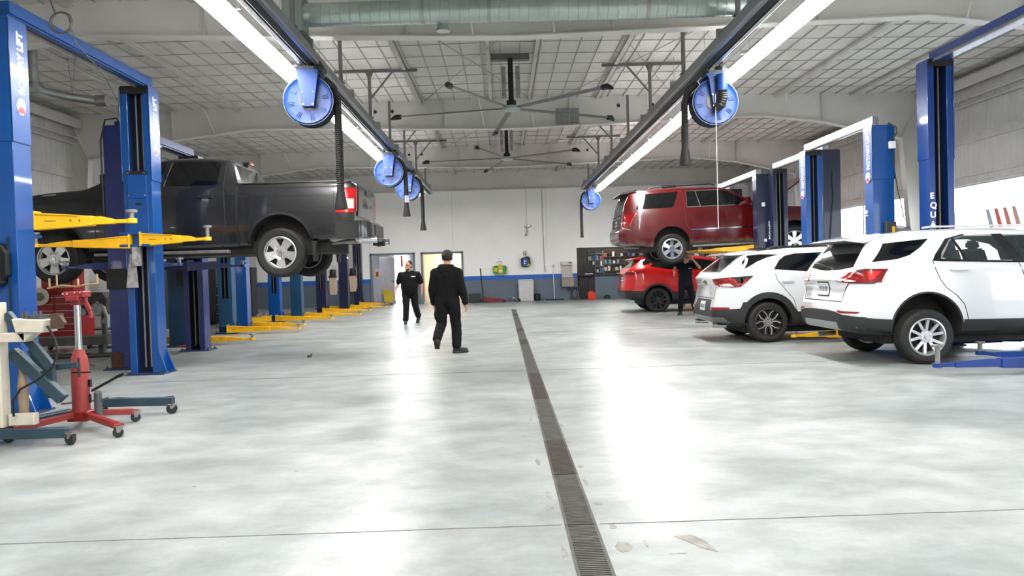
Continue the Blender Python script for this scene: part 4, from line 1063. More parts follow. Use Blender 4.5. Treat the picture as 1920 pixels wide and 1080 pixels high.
# ---------------------------------------------------------- second white SUV, black roof
S = dict(L=4.41, W=1.81, cladz=.47,
  top=[(0, 1.14), (.05, 1.19), (.12, 1.26), (.36, 1.44), (.50, 1.54), (.70, 1.60), (1.3, 1.655), (2.0, 1.665), (2.5, 1.64), (2.9, 1.55), (3.25, 1.33), (3.5, 1.13), (4.0, 1.05), (4.3, .92), (4.41, .7)],
  belt=[(0, 1.2), (.5, 1.33), (1.0, 1.25), (1.8, 1.20), (3.2, 1.12), (4.4, 1.0)],
  bot=[(0, .36), (.25, .28), (.6, .26), (3.9, .24), (4.41, .34)],
  plan=[(0, .70), (.04, .80), (.12, .89), (.25, .95), (.5, .985), (1.0, 1), (3.5, 1), (4.0, .94), (4.3, .80), (4.41, .62)],
  roofw=[(0, .60), (.5, .62), (1.2, .655), (2.6, .655), (3.4, .70), (4.4, .7)],
  rearx=[(.3, .04), (.42, -.04), (.6, -.07), (.75, -.01), (.88, .0), (1.0, .03), (1.12, -.02), (1.3, .0)],
  wx=(.86, 3.50), wz=.355, arch=.415, archdz=.01, tw=.23, rr=.245, style='fork', rim=mat('machined_rim', (.66, .62, .58), .25, .8, noise=0))
t, bv, W = car(S, 'sport_utility_vehicle', 'second white SUV with black roof, black cladding and two-tone spoked wheels', 'car', (3.78, 13.86, 0), 0, PW_)
def f(s):
    patch('cladding', CLAD, bv, [(0, .28), (-.02, .62), (.15, .60), (.37, .61), (.42, .72)] + arc(.86, .365, .52, 137, 43, 14) + [(1.33, .58), (1.37, .53), (2.9, .52), (2.96, .62)] + arc(3.5, .365, .52, 150, 30, 12) + [(4.1, .55), (4.3, .3), (3.92, .26)] + arc(3.5, .365, .416, 8, 172, 18) + [(3.08, .25), (1.28, .25)] + arc(.86, .365, .416, 8, 172, 18) + [(.44, .27)], 'S', t, side=s, off=.010, depth=.03)
    patch('side_glass', GLASS_D, bv, [(.98, 1.28), (1.10, 1.43), (1.22, 1.51), (1.40, 1.545), (2.0, 1.56), (2.5, 1.54), (2.75, 1.46), (3.15, 1.20), (2.2, 1.195), (1.8, 1.205)], 'S', t, side=s, off=.006)
    patch('window_divider', SEAM, bv, [(1.80, 1.55), (1.83, 1.55), (1.90, 1.21), (1.86, 1.21)], 'S', t, side=s, off=.010)
    patch('black_pillar', mat('gloss_black', (.008, .008, .009), .08, noise=0), bv, [(.36, 1.27), (.52, 1.33), (.70, 1.42), (.90, 1.49), (1.12, 1.535), (.80, 1.55), (.56, 1.53), (.44, 1.42)], 'S', t, side=s, off=.007)
    patch('pillar_vent', PW_, bv, strip([(.40, 1.27), (.50, 1.40), (.54, 1.49)], .045), 'S', t, side=s, off=.012)
    patch('door_seam', SEAM, bv, strip([(.98, 1.27), (1.02, 1.1), (1.15, .93), (1.3, .75), (1.36, .53)], .008), 'S', t, side=s, off=.002)
    patch('door_seam', SEAM, bv, strip([(1.93, 1.2), (1.97, 1.0), (1.97, .52)], .008), 'S', t, side=s, off=.002)
    patch('door_handle', CHROME, bv, [(1.10, 1.05), (1.12, 1.068), (1.29, 1.07), (1.32, 1.058), (1.29, 1.042), (1.12, 1.04)], 'S', t, side=s, off=.025, depth=.02)
    L_ = patch('tail_lamp', LAMP_R, bv, [(.02, 1.13), (.20, 1.15), (.60, 1.17), (.38, 1.0), (.22, .985), (.05, 1.0)], 'S', t, side=s, off=.012, res=.04)
    patch('clear_element', LAMP_W, bv, [(.06, 1.045), (.2, 1.05), (.28, .995), (.07, 1.005)], 'S', L_, side=s, off=.016)
    patch('bright_element', LAMP_B, bv, strip([(.10, 1.12), (.28, 1.12), (.33, 1.03), (.42, 1.04), (.50, 1.14)], .022), 'S', L_, side=s, off=.016)
    patch('lamp_edge', BLACK, bv, strip([(.02, 1.133), (.20, 1.153), (.60, 1.172), (.38, .998), (.22, .983)], .012), 'S', L_, side=s, off=.015)
    patch('tail_lamp', LAMP_R, bv, [(s * .60, 1.03), (s * .58, 1.13), (s * .86, 1.15), (s * .86, .99)], 'B', t, off=.012, res=.04)
    patch('rear_reflector', LAMP_R, bv, [(s * .52, .58), (s * .52, .635), (s * .84, .635), (s * .84, .585)], 'B', t, off=.016)
both(f)
patch('rear_glass', GLASS_D, bv, [(-.60, 1.25), (-.56, 1.38), (-.5, 1.5), (.5, 1.5), (.56, 1.38), (.60, 1.25)], 'B', t, off=.006)
patch('bumper_cladding', CLAD, bv, [(-.84, .30), (-.84, .58), (-.5, .60), (-.45, .76), (.45, .76), (.5, .60), (.84, .58), (.84, .30)], 'B', t, off=.010)
patch('skid_plate', mat('satin_grey', (.22, .22, .225), .35, .5), bv, [(-.8, .36), (-.78, .46), (.78, .46), (.8, .36)], 'B', t, off=.018)
patch('tailgate_seam', SEAM, bv, strip([(-.66, 1.0), (-.6, .9), (-.58, .79), (.58, .79), (.6, .9), (.66, 1.0)], .010), 'B', t, off=.003)
plate(t, bv, -.155, .155, .555, .72); emblem(t, bv, 0, 1.06, mat('dark_emblem', (.12, .11, .1), .3, .5, noise=0))
letters('RS', .05, 'model_badge', STEEL, t, Matrix.Translation((-.03, -.42, .86)) @ Matrix(((0, 0, -1, 0), (-1, 0, 0, 0), (0, 1, 0, 0), (0, 0, 0, 1))))
b = MB(); b.prism([(.16, 1.555), (.24, 1.58), (.60, 1.625), (.75, 1.60), (.5, 1.545), (.3, 1.54)], -.60, .60); b.build('spoiler', PW_, t, bevel=.012)
patch('black_roof', mat('gloss_black', (.008, .008, .009), .08, noise=0), bv, [(.8, -.52), (2.6, -.54), (2.6, .54), (.8, .52)], 'T', t, off=.02, depth=.03)
for s in (-1, 1):
    b = MB(); b.tube([(.95, s * .60, 1.63), (1.05, s * .605, 1.675), (2.3, s * .61, 1.69), (2.4, s * .61, 1.66)], .016, 6); b.build('roof_rail', BLACK, t)
b = MB(); b.tube([(.20, .55, .30), (-.06, .58, .31)], .045, 12); b.build('exhaust_tip', CHROME, t); b = MB(); b.tube([(.20, -.55, .30), (-.06, -.58, .31)], .045, 12); b.build('exhaust_tip', CHROME, t)
# ---------------------------------------------------------- bright red crossover under the raised vehicle
PR = mat('car_paint_bright_red', (.62, .018, .012), .25, noise=0, coat=.8)
S = dict(L=4.86, W=1.95, cladz=.52,
  top=[(0, 1.16), (.05, 1.26), (.12, 1.34), (.45, 1.60), (.6, 1.66), (1.3, 1.71), (2.1, 1.70), (2.7, 1.62), (3.4, 1.30), (3.8, 1.12), (4.4, 1.05), (4.75, .9), (4.86, .7)],
  belt=[(0, 1.25), (.6, 1.36), (1.3, 1.25), (3.2, 1.16), (4.8, 1.0)],
  bot=[(0, .44), (.25, .36), (.6, .32), (4.3, .3), (4.86, .38)],
  plan=[(0, .70), (.04, .80), (.12, .89), (.25, .95), (.5, .985), (1.0, 1), (3.8, 1), (4.4, .94), (4.7, .80), (4.86, .62)],
  roofw=[(0, .62), (.5, .64), (1.2, .67), (2.6, .67), (3.4, .72), (4.8, .7)],
  rearx=[(.3, .06), (.5, -.03), (.7, -.06), (.9, .0), (1.1, .02), (1.25, -.02), (1.4, .0)],
  wx=(.93, 3.79), wz=.375, arch=.44, archdz=.01, tw=.24, rr=.27, style='black', rim=BLACK)
t, bv, W = car(S, 'crossover_car', 'bright red crossover with black wheels, parked under the raised dark red vehicle', 'car', (3.80, 23.58, 0), 0, PR)
def f(s):
    patch('cladding', CLAD, bv, [(0, .38), (-.02, .68), (.30, .66), (.44, .66)] + arc(.93, .385, .50, 145, 35, 14) + [(1.38, .62), (3.2, .60), (3.3, .40)] + arc(3.79, .385, .44, 178, 176, 1) + [(3.3, .32), (1.38, .32)] + arc(.93, .385, .441, 5, 175, 18) + [(.47, .34)], 'S', t, side=s, off=.010, depth=.03)
    patch('side_glass', GLASS_D, bv, [(.72, 1.40), (.85, 1.52), (1.2, 1.60), (2.1, 1.61), (2.6, 1.54), (3.3, 1.23), (2.2, 1.26), (1.3, 1.30)], 'S', t, side=s, off=.006)
    patch('black_pillar', mat('gloss_black', (.008, .008, .009), .08, noise=0), bv, [(.40, 1.42), (.62, 1.46), (.80, 1.53), (1.0, 1.60), (.60, 1.63), (.46, 1.54)], 'S', t, side=s, off=.007)
    patch('door_seam', SEAM, bv, strip([(.98, 1.34), (1.04, 1.1), (1.25, .9), (1.38, .62)], .008), 'S', t, side=s, off=.002)
    patch('door_handle', PR, bv, [(1.22, 1.19), (1.24, 1.21), (1.42, 1.21), (1.45, 1.2), (1.42, 1.175), (1.24, 1.172)], 'S', t, side=s, off=.03, depth=.02)
    patch('crease_highlight', mat('crease_highlight_red', (.75, .08, .07), .2, noise=0, coat=.8), bv, strip([(1.35, .98), (1.5, 1.02), (2.0, 1.07), (2.3, 1.07)], .012), 'S', t, side=s, off=.006)  # highlight along the crease, painted as a lighter red line
    patch('tail_lamp', LAMP_R, bv, [(.03, 1.22), (.2, 1.27), (.58, 1.29), (.42, 1.21), (.2, 1.17), (.05, 1.16)], 'S', t, side=s, off=.012, res=.04)
    patch('tail_lamp', BLACK, bv, [(s * .48, 1.17), (s * .5, 1.22), (s * .88, 1.27), (s * .88, 1.17)], 'B', t, off=.012)
both(f)
patch('rear_glass', GLASS_D, bv, [(-.62, 1.38), (-.56, 1.56), (.56, 1.56), (.62, 1.38)], 'B', t, off=.006)
patch('bumper_cladding', CLAD, bv, [(-.88, .40), (-.88, .68), (.88, .68), (.88, .40)], 'B', t, off=.010)
plate(t, bv, -.16, .16, .95, 1.1)
b = MB(); b.prism([(.18, 1.62), (.28, 1.66), (.7, 1.72), (.8, 1.69), (.5, 1.61)], -.62, .62); b.build('spoiler', PR, t, bevel=.012)
# ---------------------------------------------------------- raised dark red SUV
PD = mat('car_paint_dark_red', (.12, .003, .005), .25, noise=.1, scale=2, coat=.5)
def dirt_mat():
    m = PD.copy(); m.name = 'car_paint_dark_red_dusty'; nt = m.node_tree; p = nt.nodes['Principled BSDF']
    src = p.inputs['Base Color'].links[0].from_socket
    tc = nt.nodes.new('ShaderNodeTexCoord'); sx = nt.nodes.new('ShaderNodeSeparateXYZ'); nt.links.new(tc.outputs['Object'], sx.inputs[0])
    n = nt.nodes.new('ShaderNodeTexNoise'); n.inputs['Scale'].default_value = 5; n.inputs['Detail'].default_value = 5; nt.links.new(tc.outputs['Object'], n.inputs[0])
    ad = nt.nodes.new('ShaderNodeMath'); ad.operation = 'MULTIPLY_ADD'; nt.links.new(n.outputs[0], ad.inputs[0]); ad.inputs[1].default_value = -.35; nt.links.new(sx.outputs[2], ad.inputs[2])
    mr = nt.nodes.new('ShaderNodeMapRange'); mr.inputs[1].default_value = .48; mr.inputs[2].default_value = .22; nt.links.new(ad.outputs[0], mr.inputs[0])
    mx = nt.nodes.new('ShaderNodeMix'); mx.data_type = 'RGBA'; nt.links.new(mr.outputs[0], mx.inputs[0]); nt.links.new(src, mx.inputs[6]); mx.inputs[7].default_value = (.17, .12, .085, 1)
    nt.links.new(mx.outputs[2], p.inputs['Base Color'])
    return m
PDD = dirt_mat()
S = dict(L=5.70, W=2.04, dz=.06, crown=.03,
  top=[(0, 1.25), (.04, 1.40), (.10, 1.62), (.22, 1.94), (.30, 1.99), (.6, 2.02), (1.6, 2.05), (2.6, 2.03), (3.0, 1.95), (3.4, 1.70), (3.75, 1.47), (4.3, 1.40), (5.2, 1.34), (5.55, 1.2), (5.70, .9)],
  belt=[(0, 1.40), (.4, 1.44), (1.8, 1.46), (3.6, 1.42), (5.6, 1.25)],
  bot=[(0, .62), (.3, .52), (.8, .46), (5.0, .46), (5.70, .55)],
  plan=[(0, .78), (.04, .86), (.12, .92), (.25, .96), (.5, .99), (1.0, 1), (4.8, 1), (5.3, .95), (5.55, .82), (5.7, .66)],
  roofw=[(0, .74), (.5, .74), (1.2, .76), (3, .76), (3.7, .80), (5.6, .8)],
  rearx=[(.5, .08), (.6, -.02), (.8, -.08), (.98, -.05), (1.1, .02), (1.4, .03), (1.9, .0)],
  wx=(1.32, 4.62), wz=.405, fz=.05, arch=.49, archdz=.05, tw=.27, rr=.27, style='six', rim=CHROME)
t, bv, W = car(S, 'full_size_suv', 'raised dark red full size SUV with chrome wheels and its hood open', 'car', (3.25, 20.87, 1.42), 0, PDD)
t.rotation_euler = (0, math.radians(-1.3), 0)
def f(s):
    patch('rear_quarter_glass', GLASS_D, bv, [(.42, 1.50), (.54, 1.90), (1.58, 1.93), (1.46, 1.62), (1.38, 1.50)], 'S', t, side=s, off=.006)
    patch('side_glass', GLASS_D, bv, [(1.78, 1.51), (1.81, 1.92), (2.72, 1.92), (2.95, 1.86), (3.30, 1.66), (3.52, 1.49), (2.8, 1.50)], 'S', t, side=s, off=.006)
    patch('chrome_window_trim', CHROME, bv, strip([(3.5, 1.485), (1.77, 1.495), (1.80, 1.935), (2.72, 1.935)], .020), 'S', t, side=s, off=.010)
    patch('window_divider', CHROME, bv, strip([(2.05, 1.92), (2.13, 1.50)], .018), 'S', t, side=s, off=.012)
    patch('pillar_trim', BLACK, bv, [(2.62, 1.92), (2.74, 1.92), (2.84, 1.50), (2.70, 1.50)], 'S', t, side=s, off=.012)
    patch('chrome_body_strip', CHROME, bv, [(1.84, .87), (1.84, .90), (4.0, .905), (4.0, .875)], 'S', t, side=s, off=.014)
    patch('door_seam', SEAM, bv, strip([(1.72, 1.98), (1.70, 1.45), (1.72, 1.05), (1.86, .80), (1.90, .52)], .010), 'S', t, side=s, off=.002)
    patch('door_seam', SEAM, bv, strip([(2.80, 1.5), (2.84, 1.0), (2.84, .50)], .010), 'S', t, side=s, off=.002)
    patch('door_seam', SEAM, bv, strip([(3.62, 1.45), (3.74, 1.1), (3.74, .50)], .010), 'S', t, side=s, off=.002)
    for hx in (1.95, 3.0): patch('door_handle', PD, bv, [(hx, 1.30), (hx + .02, 1.325), (hx + .22, 1.325), (hx + .24, 1.31), (hx + .22, 1.29), (hx + .02, 1.285)], 'S', t, side=s, off=.03, depth=.02)
    patch('tail_lamp', LAMP_R, bv, [(.02, 1.02), (.02, 1.40), (.06, 1.42), (.07, 1.3), (.06, 1.02)], 'S', t, side=s, off=.012)
    patch('tail_lamp', LAMP_R, bv, [(s * .88, 1.04), (s * .88, 1.40), (s * .97, 1.40), (s * .97, 1.04)], 'B', t, off=.012)
    b = MB(); b.bb(1.85, 4.05, s * (W - .02), s * (W + .10), .42, .47); b.build('running_board', STEEL, t, bevel=.008)
    b = MB(); b.tube([(.8, s * .70, 2.05), (.9, s * .70, 2.085), (2.5, s * .72, 2.10), (2.6, s * .72, 2.06)], .016, 6); b.build('roof_rail', BLACK, t)
both(f)
patch('rear_glass', GLASS_D, bv, [(-.80, 1.46), (-.74, 1.86), (.74, 1.86), (.80, 1.46)], 'B', t, off=.006)
patch('tailgate_trim', BLACK, bv, [(-.72, 1.08), (-.74, 1.40), (.74, 1.40), (.72, 1.08)], 'B', t, off=.006)
patch('chrome_bar', CHROME, bv, [(-.7, 1.30), (-.7, 1.34), (.7, 1.34), (.7, 1.30)], 'B', t, off=.012)
plate(t, bv, -.16, .16, 1.1, 1.25)
b = MB(); b.prism([(.02, 1.93), (.10, 1.99), (.5, 2.06), (.5, 2.0), (.25, 1.95)], -.72, .72); b.build('spoiler', BLACK, t, bevel=.012)
b = MB(); b.beam((4.25, 0, 1.62), (5.15, 0, 2.22), 1.55, .04); b.build('open_hood', PD, t, bevel=.01)
b = MB(); b.tube([(4.35, -.7, 1.40), (4.6, -.7, 1.83)], .012, 6); b.build('hood_strut', BLACK, t)
b = MB(); b.tube([(3.2, .95, 1.5), (3.36, 1.08, 1.55)], .05, 8); b.bb(3.30, 3.42, 1.02, 1.22, 1.47, 1.66); b.build('door_mirror', PD, t, bevel=.02)
b = MB(); b.tube([(3.2, -.95, 1.5), (3.36, -1.08, 1.55)], .05, 8); b.bb(3.30, 3.42, -1.22, -1.02, 1.47, 1.66); b.build('door_mirror', PD, t, bevel=.02)
b = MB(); b.tube([(3.0, -.3, .45), (2.2, -.45, .42), (1.2, -.6, .45), (.1, -.62, .50)], .035, 8); b.build('exhaust_pipe', STEEL, t)
# ---------------------------------------------------------- raised grey pickup
PG = mat('car_paint_granite', (.022, .0225, .025), .25, noise=.05, scale=2, coat=.7)
S = dict(L=5.90, W=2.08, dz=.06, crown=.03,
  top=[(0, 1.46), (.03, 1.52), (.10, 1.545), (1.92, 1.53), (1.935, 1.56), (1.95, 1.62), (2.06, 1.97), (2.14, 2.0), (2.5, 2.03), (3.1, 2.03), (3.5, 1.97), (3.9, 1.80), (4.25, 1.60), (4.42, 1.52), (5.0, 1.49), (5.6, 1.42), (5.82, 1.25), (5.90, .9)],
  belt=[(0, 1.44), (1.9, 1.44), (2.1, 1.50), (3.9, 1.46), (4.4, 1.44), (5.6, 1.30)],
  bot=[(0, .62), (.4, .56), (2.0, .50), (5.1, .48), (5.90, .58)],
  plan=[(0, .95), (.05, .965), (.15, .975), (1.8, .985), (1.92, .98), (2.0, .985), (3, 1), (5.0, 1), (5.5, .95), (5.75, .86), (5.90, .70)],
  roofw=[(0, .9), (1.9, .9), (2.0, .74), (2.6, .74), (3.5, .74), (4.1, .80), (5.8, .8)],
  rearx=[(.5, .14), (.62, .12), (.9, .04), (1.0, .02), (1.5, .0)],
  wx=(1.25, 4.92), wz=.405, arch=.50, archdz=.06, tw=.275, rr=.262, style='ram', rim=mat('wheel_bright', (.60, .59, .58), .32, .75, noise=0))
t, bv, W = car(S, 'pickup_truck', 'dark grey crew cab pickup truck raised on the violet blue lift', 'pickup truck', (-2.35, 13.24, 1.39), PI, PG)
def f(s):
    patch('rear_door_glass', GLASS_D, bv, [(2.25, 1.56), (2.24, 1.90), (2.30, 1.945), (2.96, 1.955), (3.03, 1.94), (3.10, 1.54), (2.35, 1.535)], 'S', t, side=s, off=.006)
    patch('front_door_glass', GLASS_D, bv, [(3.20, 1.53), (3.14, 1.955), (3.45, 1.93), (3.80, 1.80), (4.05, 1.64), (4.10, 1.52)], 'S', t, side=s, off=.006)
    patch('chrome_divider', CHROME, bv, [(3.03, 1.94), (3.045, 1.94), (3.12, 1.53), (3.10, 1.53)], 'S', t, side=s, off=.012)
    patch('cab_gap', BLACK, bv, [(1.915, .50), (1.915, 1.50), (1.95, 1.50), (1.95, .50)], 'S', t, side=s, off=.004)
    patch('door_seam', SEAM, bv, strip([(2.16, 1.98), (2.14, 1.5), (2.12, .9), (2.20, .52)], .012), 'S', t, side=s, off=.003)
    patch('door_seam', SEAM, bv, strip([(3.14, 1.98), (3.16, 1.5), (3.18, .52)], .012), 'S', t, side=s, off=.003)
    patch('door_seam', SEAM, bv, strip([(4.12, 1.50), (4.20, 1.2), (4.22, .52)], .012), 'S', t, side=s, off=.003)
    for hx in (2.30, 3.24): patch('door_handle', BLACK, bv, [(hx, 1.32), (hx + .01, 1.36), (hx + .25, 1.365), (hx + .27, 1.345), (hx + .25, 1.33), (hx + .12, 1.32)], 'S', t, side=s, off=.035, depth=.03)
    patch('wheel_lip', BLACK, bv, arc(1.25, .525, .50, -8, 188, 24) + arc(1.25, .525, .545, 188, -8, 24), 'S', t, side=s, off=.012)
    patch('wheel_lip', BLACK, bv, arc(4.92, .525, .50, -8, 188, 24) + arc(4.92, .525, .53, 188, -8, 24), 'S', t, side=s, off=.012)
    L_ = patch('tail_lamp', LAMP_B, bv, [(.015, 1.02), (.015, 1.43), (.16, 1.43), (.19, 1.40), (.21, 1.08), (.33, 1.07), (.33, 1.03)], 'S', t, side=s, off=.014)
    patch('clear_element', LAMP_W, bv, [(.03, 1.09), (.03, 1.25), (.15, 1.25), (.16, 1.09)], 'S', L_, side=s, off=.018)
    patch('tail_lamp', LAMP_B, bv, [(s * .86, 1.05), (s * .86, 1.43), (s * .97, 1.43), (s * .97, 1.05)], 'B', t, off=.012)
    patch('bed_seam', SEAM, bv, strip([(.36, 1.52), (.36, 1.05), (.22, .90)], .006), 'S', t, side=s, off=.002)
    b = MB(); b.bb(2.05, 4.2, s * (W - .04), s * (W + .10), .42, .47); b.build('running_board', STEEL, t, bevel=.01)
    b = MB(); b.bb(3.86, 3.98, s * (W - .02), s * (W + .25), 1.50, 1.72); b.tube([(3.9, s * .9, 1.5), (3.92, s * 1.1, 1.52)], .04, 8); m_ = b.build('door_mirror', PG, t, bevel=.03)
    b = MB(); b.bb(3.85, 3.862, s * (W + .01), s * (W + .22), 1.53, 1.69); b.build('mirror_glass', CHROME, m_, smooth=False)
    patch('fender_vent', CHROME, bv, [(4.85, 1.43), (4.86, 1.465), (5.05, 1.45), (5.12, 1.42)], 'S', t, side=s, off=.01)
both(f)
for s in (-1, 1):
    letters('RAM 1500', .075, 'badge', CHROME, t, Matrix.Translation((4.0, s * (W + .008), 1.00)) @ Matrix(((-s, 0, 0, 0), (0, 0, s, 0), (0, 1, 0, 0), (0, 0, 0, 1))), align='CENTER', bold=.002)
patch('tailgate_panel', mat('tailgate_grey', (.045, .045, .048), .2, noise=0, coat=.9), bv, [(-.80, .98), (-.80, 1.50), (.80, 1.50), (.80, .98)], 'B', t, off=.02)
letters('RAM', .20, 'tailgate_lettering', CHROME, t, Matrix.Translation((-.045, 0, 1.17)) @ Matrix(((0, 0, -1, 0), (-1, 0, 0, 0), (0, 1, 0, 0), (0, 0, 0, 1))), align='CENTER', bold=.006)
patch('tailgate_handle', BLACK, bv, [(-.15, 1.38), (-.15, 1.46), (.15, 1.46), (.15, 1.38)], 'B', t, off=.035)
b = MB()   # rear bumper wraps the corners
pl = [(-.06, -.98), (-.16, -.85), (-.20, -.5), (-.20, .5), (-.16, .85), (-.06, .98), (.34, 1.045), (.34, 1.0), (.06, .90), (.06, -.90), (.34, -1.0), (.34, -1.045)]
b.prism(pl, .60, .90, 'z'); bp = b.build('rear_bumper', PG, t, bevel=.02)
b = MB(); b.bb(-.215, -.19, -.42, .42, .66, .86); b.build('bumper_step', BLACK, bp, bevel=.01)
for s in (-1, 1):
    b = MB(); b.lathe([(.06, -.26), (.065, .05), (.05, .05), (.05, -.2)], 16, 'x', (-.02, s * .62, .60), cap=False); b.build('exhaust_tip', CHROME, bp)
b = MB(); b.bb(-.30, -.15, -.06, .06, .50, .58); b.bb(-.18, -.14, -.3, .3, .50, .58); b.build('hitch_receiver', BLACK, t)
b = MB(); b.bb(.08, 1.90, -.93, .93, 1.535, 1.56); b.build('bed_cover', BLACK, t, bevel=.006)
patch('rear_window', GLASS_D, bv, [(-.70, 1.60), (-.62, 1.90), (.62, 1.90), (.70, 1.60)], 'B', t, off=.006)
b = MB(); b.bb(1.99, 2.12, -.10, .10, 1.985, 2.03); u = b.build('high_brake_lamp', BLACK, t, bevel=.01)
b = MB(); b.bb(1.98, 1.992, -.08, .08, 1.99, 2.02); b.build('lamp_lens', LAMP_B, u, smooth=False)
b = MB(); b.prism([(2.3, 2.04), (2.5, 2.11), (2.56, 2.04)], -.02, .02); b.build('roof_antenna', BLACK, t)
b = MB(); b.tube([(4.4, .2, .45), (3.2, .3, .42), (2.4, .35, .42), (1.8, .5, .48), (.1, .62, .58)], .035, 8); b.build('exhaust_pipe', STEEL, t)
b = MB(); b.prism([(.66, .58), (.70, .25), (.72, .25), (.74, .58)], W - .30, W - .04); b.build('mud_flap', RUB, t)
b = MB(); b.prism([(.66, .58), (.70, .25), (.72, .25), (.74, .58)], -W + .04, -W + .30); b.build('mud_flap', RUB, t)
# ================================================================== PEOPLE
def caps(b, p0, p1, r0, r1, sx=1, sy=1):
    """rounded tapered limb; sx, sy squash across world x / y"""
    p0 = Vector(p0); p1 = Vector(p1); n = 14; pts = []; rs = []
    d = (p1 - p0); L = d.length; d = d / L if L > 1e-6 else Vector((0, 0, 1))
    for k in range(5): a = PI / 2 * k / 5; pts.append(p0 - d * r0 * math.cos(a)); rs.append(max(.0015, r0 * math.sin(a)))
    m = 4
    for k in range(m + 1): f = k / m; pts.append(p0.lerp(p1, f)); rs.append(r0 + (r1 - r0) * f)
    for k in range(4, -1, -1): a = PI / 2 * k / 5; pts.append(p1 + d * r1 * math.cos(a)); rs.append(max(.0015, r1 * math.sin(a)))
    k0 = len(b.v); b.tube(pts, rs, n)
    if sx != 1 or sy != 1:
        c = (p0 + p1) / 2
        for i in range(k0, len(b.v)):
            v = Vector(b.v[i]); t = max(0, min(1, (v - p0).dot(d) / L if L > 1e-6 else 0)); q = p0.lerp(p1, t)
            b.v[i] = (q.x + (v.x - q.x) * sx, q.y + (v.y - q.y) * sy, v.z)
def ell(b, c, r, rot=(0, 0, 0), n=18):
    M = Matrix.Translation(c) @ Euler(rot).to_matrix().to_4x4() @ Matrix.Diagonal((*r, 1)); o = b.M; b.M = o @ M
    b.lathe([(max(.02, math.sin(PI * k / 12)), -math.cos(PI * k / 12)) for k in range(13)], n, 'z'); b.M = o
def fuse(b, name, m, parent, vox=.010, sm=5, wrinkle=0, wsc=.12):
    o = b.build(name, m, parent, smooth=False)
    r = o.modifiers.new('r', 'REMESH'); r.mode = 'VOXEL'; r.voxel_size = vox
    s = o.modifiers.new('s', 'SMOOTH'); s.iterations = sm; s.factor = .5
    if wrinkle:
        tx = bpy.data.textures.new('folds', 'CLOUDS'); tx.noise_scale = wsc; tx.noise_depth = 2
        d = o.modifiers.new('d', 'DISPLACE'); d.texture = tx; d.strength = wrinkle; d.mid_level = .5; d.texture_coords = 'LOCAL'
    bake(o); o.data.shade_smooth(); return o
SKIN = mat('skin', (.52, .29, .20), .5, noise=.05)
BLKC = mat('black_cotton', (.012, .012, .013), .9, noise=.2, scale=30, spec=.2)
BLKP = mat('black_work_trousers', (.011, .011, .013), .85, noise=.2, scale=25, spec=.25)
NAVC = mat('dark_navy_cotton', (.012, .014, .022), .9, noise=.2, scale=30, spec=.2)
BOOT = mat('dark_leather_boots', (.018, .015, .012), .6, noise=.3, scale=30)
HAIR = mat('dark_hair', (.015, .010, .008), .7, noise=.2, scale=60)
def hand(b, wrist, d, palm_n, sc=1.0, curl=.5, thumb=1):
    """wrist point, finger direction, palm normal"""
    wv = Vector(wrist); d = Vector(d).normalized(); nn = Vector(palm_n); nn = (nn - d * nn.dot(d)).normalized(); s = d.cross(nn).normalized()
    for k in range(4): caps(b, wv + s * (k - 1.5) * .010 * sc, wv + d * .085 * sc + s * (k - 1.5) * .020 * sc, .016 * sc, .0125 * sc)
    lens = (.070, .080, .075, .058)
    for k in range(4):
        p = wv + d * .09 * sc + s * (k - 1.5) * .021 * sc; dd = d.copy(); rr = .0095 * sc; L = lens[k] * sc
        for j in range(3):
            q = p + dd * L * (.45, .32, .25)[j]; caps(b, p, q, rr, rr * .9); p = q; rr *= .92; dd = (dd + nn * curl * .6).normalized()
    p = wv + d * .025 * sc + s * thumb * -.028 * sc; q = p + (d * .6 - s * thumb * .75 + nn * .3).normalized() * .045 * sc; r_ = q + (d * .9 - s * thumb * .2 + nn * .45).normalized() * .038 * sc
    caps(b, p, q, .014 * sc, .012 * sc); caps(b, q, r_, .0115 * sc, .0095 * sc)
def head(b, c, yaw, sc=1.0):
    """c = centre of the head, facing -Y before yaw"""
    M = Matrix.Translation(c) @ Matrix.Rotation(yaw, 4, 'Z') @ Matrix.Scale(sc, 4); o = b.M; b.M = o @ M
    ell(b, (0, .012, .03), (.077, .096, .092)); ell(b, (0, -.022, -.035), (.062, .072, .080)); ell(b, (0, -.06, -.098), (.034, .03, .022))
    ell(b, (0, -.100, -.018), (.014, .020, .026)); ell(b, (0, -.108, -.036), (.018, .014, .012))     # nose
    ell(b, (0, -.088, -.066), (.026, .012, .007)); ell(b, (0, -.086, -.077), (.022, .012, .007))     # lips
    for s in (-1, 1):
        ell(b, (s * .078, .012, -.005), (.010, .022, .034)); ell(b, (s * .032, -.082, .022), (.024, .012, .008)); ell(b, (s * .042, -.06, -.03), (.026, .026, .024))
    b.M = o; return M
def face_bits(M, parent, eye=True):
    for s in (-1, 1):
        b = MB(); b.M = M; ell(b, (s * .031, -.084, .003), (.013, .008, .007)); b.build('eye', mat('eye_dark', (.02, .015, .012), .2, noise=0), parent)
        b = MB(); b.M = M; ell(b, (s * .033, -.091, .023), (.022, .006, .005)); b.build('eyebrow', HAIR, parent)
def boot(b, ank, yaw, pitch=0, sc=1):
    M = Matrix.Translation(ank) @ Matrix.Rotation(yaw, 4, 'Z') @ Matrix.Rotation(pitch, 4, 'X'); o = b.M; b.M = o @ M   # toe towards -Y
    caps(b, (0, .0, .04), (0, .005, -.02), .058, .056); caps(b, (0, .035, -.045), (0, -.10, -.05), .044, .042, 1, 1); caps(b, (0, -.08, -.052), (0, -.165, -.058), .047, .038)
    b.bb(-.045, .045, -.20, .075, -.098, -.078); b.M = o
